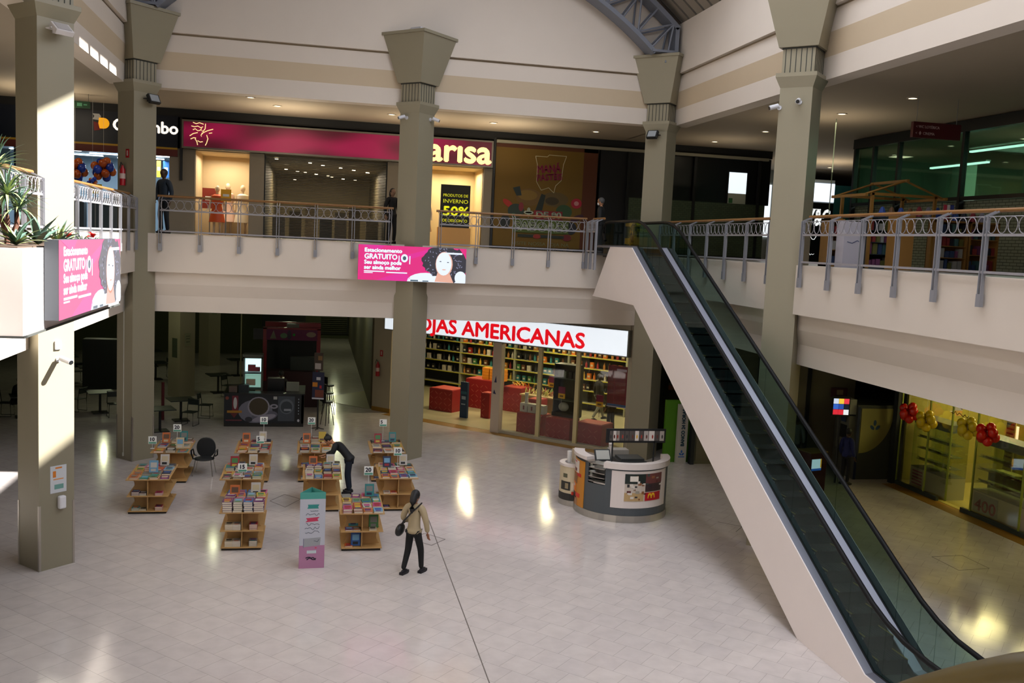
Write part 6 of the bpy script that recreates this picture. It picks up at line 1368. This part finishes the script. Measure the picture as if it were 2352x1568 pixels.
def vitrine(y0, y1, label, txt, seed):
    root = thing('display_vitrine', label, 'vitrine', (17.25, y0, 0), -90, 'spectacle vitrines'); L = y0-y1; r = random.Random(seed)
    m_ = MB(); m_.box(0, L, 0, .6, 0, .62); m_.build('white_base', C('98946a', .5), root); m_ = MB(); m_.box(0, L, 0, .6, .62, .64); m_.build('deck', C('5a5a3a'), root)
    m_ = MB(); m_.use(glass('vitrine_glass', (.86, .92, .8), .05)).box(0, L, -.002, .0, .64, 1.9).box(0, L, .6, .602, .64, 1.9); m_.build('glass_walls', None, root)
    m_ = MB(); m_.box(0, L, .0, .6, 1.9, 2.12); m_.build('grey_canopy', C('5a6458', .5), root)
    for k in range(3):
        z = .85+k*.33; m_ = MB(); m_.box(.05, L-.05, .1, .5, z, z+.01); gs = m_.build('glass_shelf', C('4a5a44', .2), root)
        for j in range(max(3, int(L/.22))):
            x = .12+j*.2; m_ = MB()
            for s in (-.035, .035): m_.tube([(x+s+.028*math.cos(t), .15, z+.05+.02*math.sin(t)) for t in (0, 1.05, 2.1, 3.14, 4.2, 5.2)], .006, 5, closed=True)
            m_.cyl((x-.01, .15, z+.05), (x+.01, .15, z+.05), .005, n=5); m_.box(x-.05, x+.05, .2, .28, z+.01, z+.03); m_.build('spectacles', C(r.choice(['14181a', '2a3420', '60502a', 'b8a878'])), gs)
    if txt:
        m_ = MB(); m_.box(.15, 1.05, -.01, 0, .08, .58); m_.build('offer_card', C('7a7660'), root); text(root, txt, .2, .14, .42, C('8a1428'), y=-.014, depth=.003, width=.78, bold=.006)
    else:
        m_ = MB(); [m_.box(.1, .55, -.006, 0, .5-.09*i, .54-.09*i) for i in range(5)]; m_.build('red_lines', C('7a2430'), root)
vitrine(24.1, 22.5, 'corner spectacle vitrine with small red lettering beside the cash machine', None, 1)
vitrine(21.5, 19.4, 'spectacle vitrine with a large red 400 on its base', '400', 2)
m = MB(); m.use(C('101c18')).box(0, .5, -.7, .0, 0, .9).use(C('b0a870')).box(-.02, .52, -.72, .02, .9, .93).use(C('0e4a30')).box(-.004, 0, -.6, -.1, .1, .6); o = m.build('service_desk', None); o.location = (18.4, 22.3, 0); tag(o, 'dark service desk seen between the two spectacle vitrines', 'desk')
m = MB(); m.use(C('b8a870')).box(0, .03, -.35, 0, .8, 2.4)
for k in range(11): m.use(C('14181a')).box(-.02, 0, -.3, -.05, .9+k*.13, .95+k*.13)
o = m.build('spectacle_rack', None); o.location = (18.9, 22.4, .0); tag(o, 'tall pale spectacle rack above the dark service desk', 'rack')
for x, y, z, c_, l, s in ((16.9, 23.45, 2.3, 'c82010', 'red balloon bunch over the corner spectacle vitrine', 1), (16.95, 22.75, 2.2, 'c8a810', 'yellow balloon bunch right of the first red bunch', 2), (16.9, 21.0, 2.35, 'c8b020', 'yellow balloon bunch over the vitrine with the red 400', 3), (16.88, 20.25, 2.35, 'c81c10', 'red balloon bunch nearest the right picture edge', 4)):
    balloon_cluster('balloon_cluster', l, (x-.32, y, z), [c_], 8, .19, .13, s, 'balloon bunches of the optician')
area('hall_right_glow', (14, 19, 4.0), 1.2, 20, (1, .88, .45), sy=3)
for i, (x, y, z, w_, h_) in enumerate(((19.6, 22.9, 1.3, .3, .75), (19.4, 20.9, 1.1, .5, .6), (19.5, 19.9, 1.2, .35, .5))):
    m = MB(); m.use(E_('ffe8c0', 1.0)).box(0, .02, -w_/2, w_/2, z, z+h_).use(C('706848')).box(0, .03, -w_/2, w_/2, 0, z); o = m.build('added_glow_panel', None); o.location = (x, y, 0); tag(o, ('added glowing panel behind the corner spectacle vitrine', 'wide added glowing panel behind the vitrine with the red 400', 'narrow added glowing panel nearest the right picture edge')[i], 'showcase')  # glowing panels added to give the shop interior bright spots
root = thing('snack_stall', 'yellow-lit snack stall glimpsed between the escalator and its column', 'stall', (15.5, 33.0, 0))
m_ = MB(); m_.use(C('7a6a18')).box(0, 2.2, .6, .7, 0, 4.0).use(C('20241c')).box(0, 2.2, .5, .6, 2.3, 2.45); m_.build('back_wall', None, root)
m_ = MB(); m_.use(E_('d8d040', .7)).box(.75, 1.3, .45, .5, 2.5, 3.0).use(E_('b82818', .6)).box(.8, 1.25, .44, .45, 2.7, 2.8); m_.build('menu_board', None, root)
area('snack_stall_light', (16.4, 32.5, 3.9), .6, 14, (1, .9, .4))

# ================================================================= DEVICES ON COLUMNS
def col_face(cx, cy, side, t, off=0):     # point on the right(+1)/left(-1) visible face; t across the face (-.35 .. .35)
    n = Vector((side*.7071, -.7071, 0)); u = Vector((.7071, side*.7071, 0)); p = Vector((cx, cy, 0))+n*(.35+off)+u*t; return p, (45 if side > 0 else -45)
def floodlight(cx, cy, side, t, z, label, white_=False, tilt=-.5):
    p, a = col_face(cx, cy, side, t); root = thing('floodlight', label, 'light', (p.x, p.y, z), a, 'floodlights on the columns'); cc = C('c8c4c4', .5) if white_ else black
    T = Matrix.Translation((0, -.22, 0)) @ Matrix.Rotation(tilt, 4, 'X'); m_ = MB(T); m_.box(-.17, .17, -.05, .05, -.13, .13); lb = m_.build('lamp_body', cc, root, bevel=.01)
    m_ = MB(T); m_.box(-.13, .13, -.058, -.05, -.1, .1); m_.build('lens', C('9aa0a4', .2) if not white_ else C('a8a4a4', .4), lb)
    m_ = MB(); m_.tube([(-.19, -.22, 0), (-.19, -.05, .0), (0, 0, 0), (.19, -.05, 0), (.19, -.22, 0)], .012, 6); m_.box(-.05, .05, -.03, 0, -.06, .06); m_.build('bracket', cc, root)
floodlight(-4.9, 18.95, 1, -.02, 9.93, 'white floodlight at the top of the sunlit column', True, -.9)
floodlight(-4.85, 27.78, 1, .1, 9.95, 'black floodlight on the far left corner column'); floodlight(10.3, 27.9, -1, -.02, 10.0, 'black floodlight on the far right corner column')
def cctv(cx, cy, side, t, z, label, L=.2, aim=(0, -1, -.5)):
    p, a = col_face(cx, cy, side, t); root = thing('security_camera', label, 'camera', (p.x, p.y, z), a, 'white security cameras on the columns'); wc = C('c4c4c8', .4)
    m_ = MB(); m_.cyl((0, 0, 0), (0, -.03, 0), .05); m_.tube([(0, -.03, 0), (0, -.12, .02)], .015, 6); m_.build('mount', wc, root)
    d = Vector(aim).normalized(); p0 = Vector((0, -.1, .03)); m_ = MB(); m_.cyl(p0, p0+d*L, .05, n=12); bd = m_.build('camera_body', wc, root); m_ = MB(); m_.cyl(p0+d*L, p0+d*(L+.012), .04); m_.build('lens', black, bd)
cctv(2.8, 27.84, -1, -.1, 9.98, 'white security camera on the left face of the middle column', aim=(-.5, -1, -.4)); cctv(2.8, 27.84, 1, .15, 9.98, 'white security camera on the right face of the middle column', aim=(.6, -1, -.4))
cctv(10.2, 19.15, -1, .1, 9.8, 'white security camera on the escalator-side column front', aim=(.2, -1, -.3)); cctv(10.2, 19.15, -1, -.33, 9.7, 'white security camera at the left corner of the escalator-side column', aim=(-1, -.8, -.4))
cctv(-4.9, 18.95, 1, .03, 3.98, 'white bullet camera casting a long shadow on the sunlit column', L=.3, aim=(.05, -1, -.15))
p, a = col_face(-4.9, 18.95, 1, .02); m = MB(); m.box(-.06, .06, -.04, 0, 0, .16); o = m.build('junction_box', C('d8d8dc'), None, bevel=.008); o.location = (p.x, p.y, 4.17); o.rotation_euler = (0, 0, PI/4); tag(o, 'small white junction box above the bullet camera on the sunlit column', 'box')
p, a = col_face(-4.9, 18.95, 1, .03); m = MB(); m.use(C('c8ccd0')).box(-.16, .16, -.006, 0, 0, .52).use(C('d07820')).box(-.11, -.05, -.008, -.006, .3, .42).box(-.06, .07, -.008, -.006, .46, .49).use(C('d89050')).box(-.1, .1, -.008, -.006, .25, .27).use(C('6a9a90')).box(-.08, .1, -.008, -.006, .07, .16)
o = m.build('hygiene_poster', None); o.location = (p.x, p.y, 1.45); o.rotation_euler = (0, 0, PI/4); tag(o, 'white hygiene poster with orange marks on the sunlit column', 'poster')
p, a = col_face(-4.9, 18.95, 1, .07); m = MB(); m.box(-.07, .07, -.1, 0, 0, .25); o = m.build('soap_dispenser', C('dcdce0', .3), None, bevel=.03); o.location = (p.x, p.y, 1.14); o.rotation_euler = (0, 0, PI/4); tag(o, 'white hand sanitiser dispenser below the hygiene poster', 'dispenser')
def extinguisher(x, y, z, rz, label):
    root = thing('fire_extinguisher', label, 'extinguisher', (x, y, z), rz, 'wall fire extinguishers'); rd = C('a01420', .35)
    m_ = MB(); m_.lathe([(0, 0), (.075, 0), (.075, .42), (.03, .5), (.03, .54), (0, .54)], 14, c=(0, -.09, 0)); m_.build('cylinder_body', rd, root, True); m_ = MB(); m_.lathe([(.0765, .18), (.0765, .32)], 14, c=(0, -.09, 0)); m_.build('label_band', C('c0a8a0'), root)
    m_ = MB(); m_.tube([(0, -.09, .54), (-.06, -.1, .62), (-.1, -.1, .5), (-.09, -.1, .3)], .012, 6); m_.build('hose', black, root); m_ = MB(); m_.use(rd).box(0.02, .16, -.01, 0, .75, .98).use(C('b8a0a0')).box(.06, .12, -.012, -.01, .8, .94); m_.build('wall_plate', None, root)
p, a = col_face(-4.85, 27.78, -1, .0); extinguisher(p.x, p.y, 7.6, a, 'red fire extinguisher on the left face of the far left corner column')
q = aw(.3, -.03, 1.35); extinguisher(q[0], q[1], q[2], AR, 'dim fire extinguisher on the beige pier left of the variety shop')
# foreground handrail of the viewer's balcony
FG = [(1.42, .8, 6.0), (1.282, 1.056, 5.947), (1.198, 1.192, 5.881), (1.16, 1.277, 5.831), (1.129, 1.349, 5.781), (1.092, 1.418, 5.726), (1.018, 1.495, 5.646), (.904, 1.563, 5.529), (.757, 1.612, 5.386), (.6, 1.65, 5.2)]
def fg():
    root = thing('viewing_handrail', 'thick golden-brown handrail curving across the nearest corner', 'railing', (0, 0, -.022))
    pts = FG
    m_ = MB(); m_.tube(pts, .06, 14); m_.build('wooden_rail', M('rail_wood_near', '4c3e10', .4, noise=.25, nscale=10), root, True)
    for i in (1, 8): m_ = MB(); m_.cyl((pts[i][0], pts[i][1]-.02, 5.0), (pts[i][0], pts[i][1]-.02, pts[i][2]-.04), .02); m_.build('rail_post', steel, root)
fg()
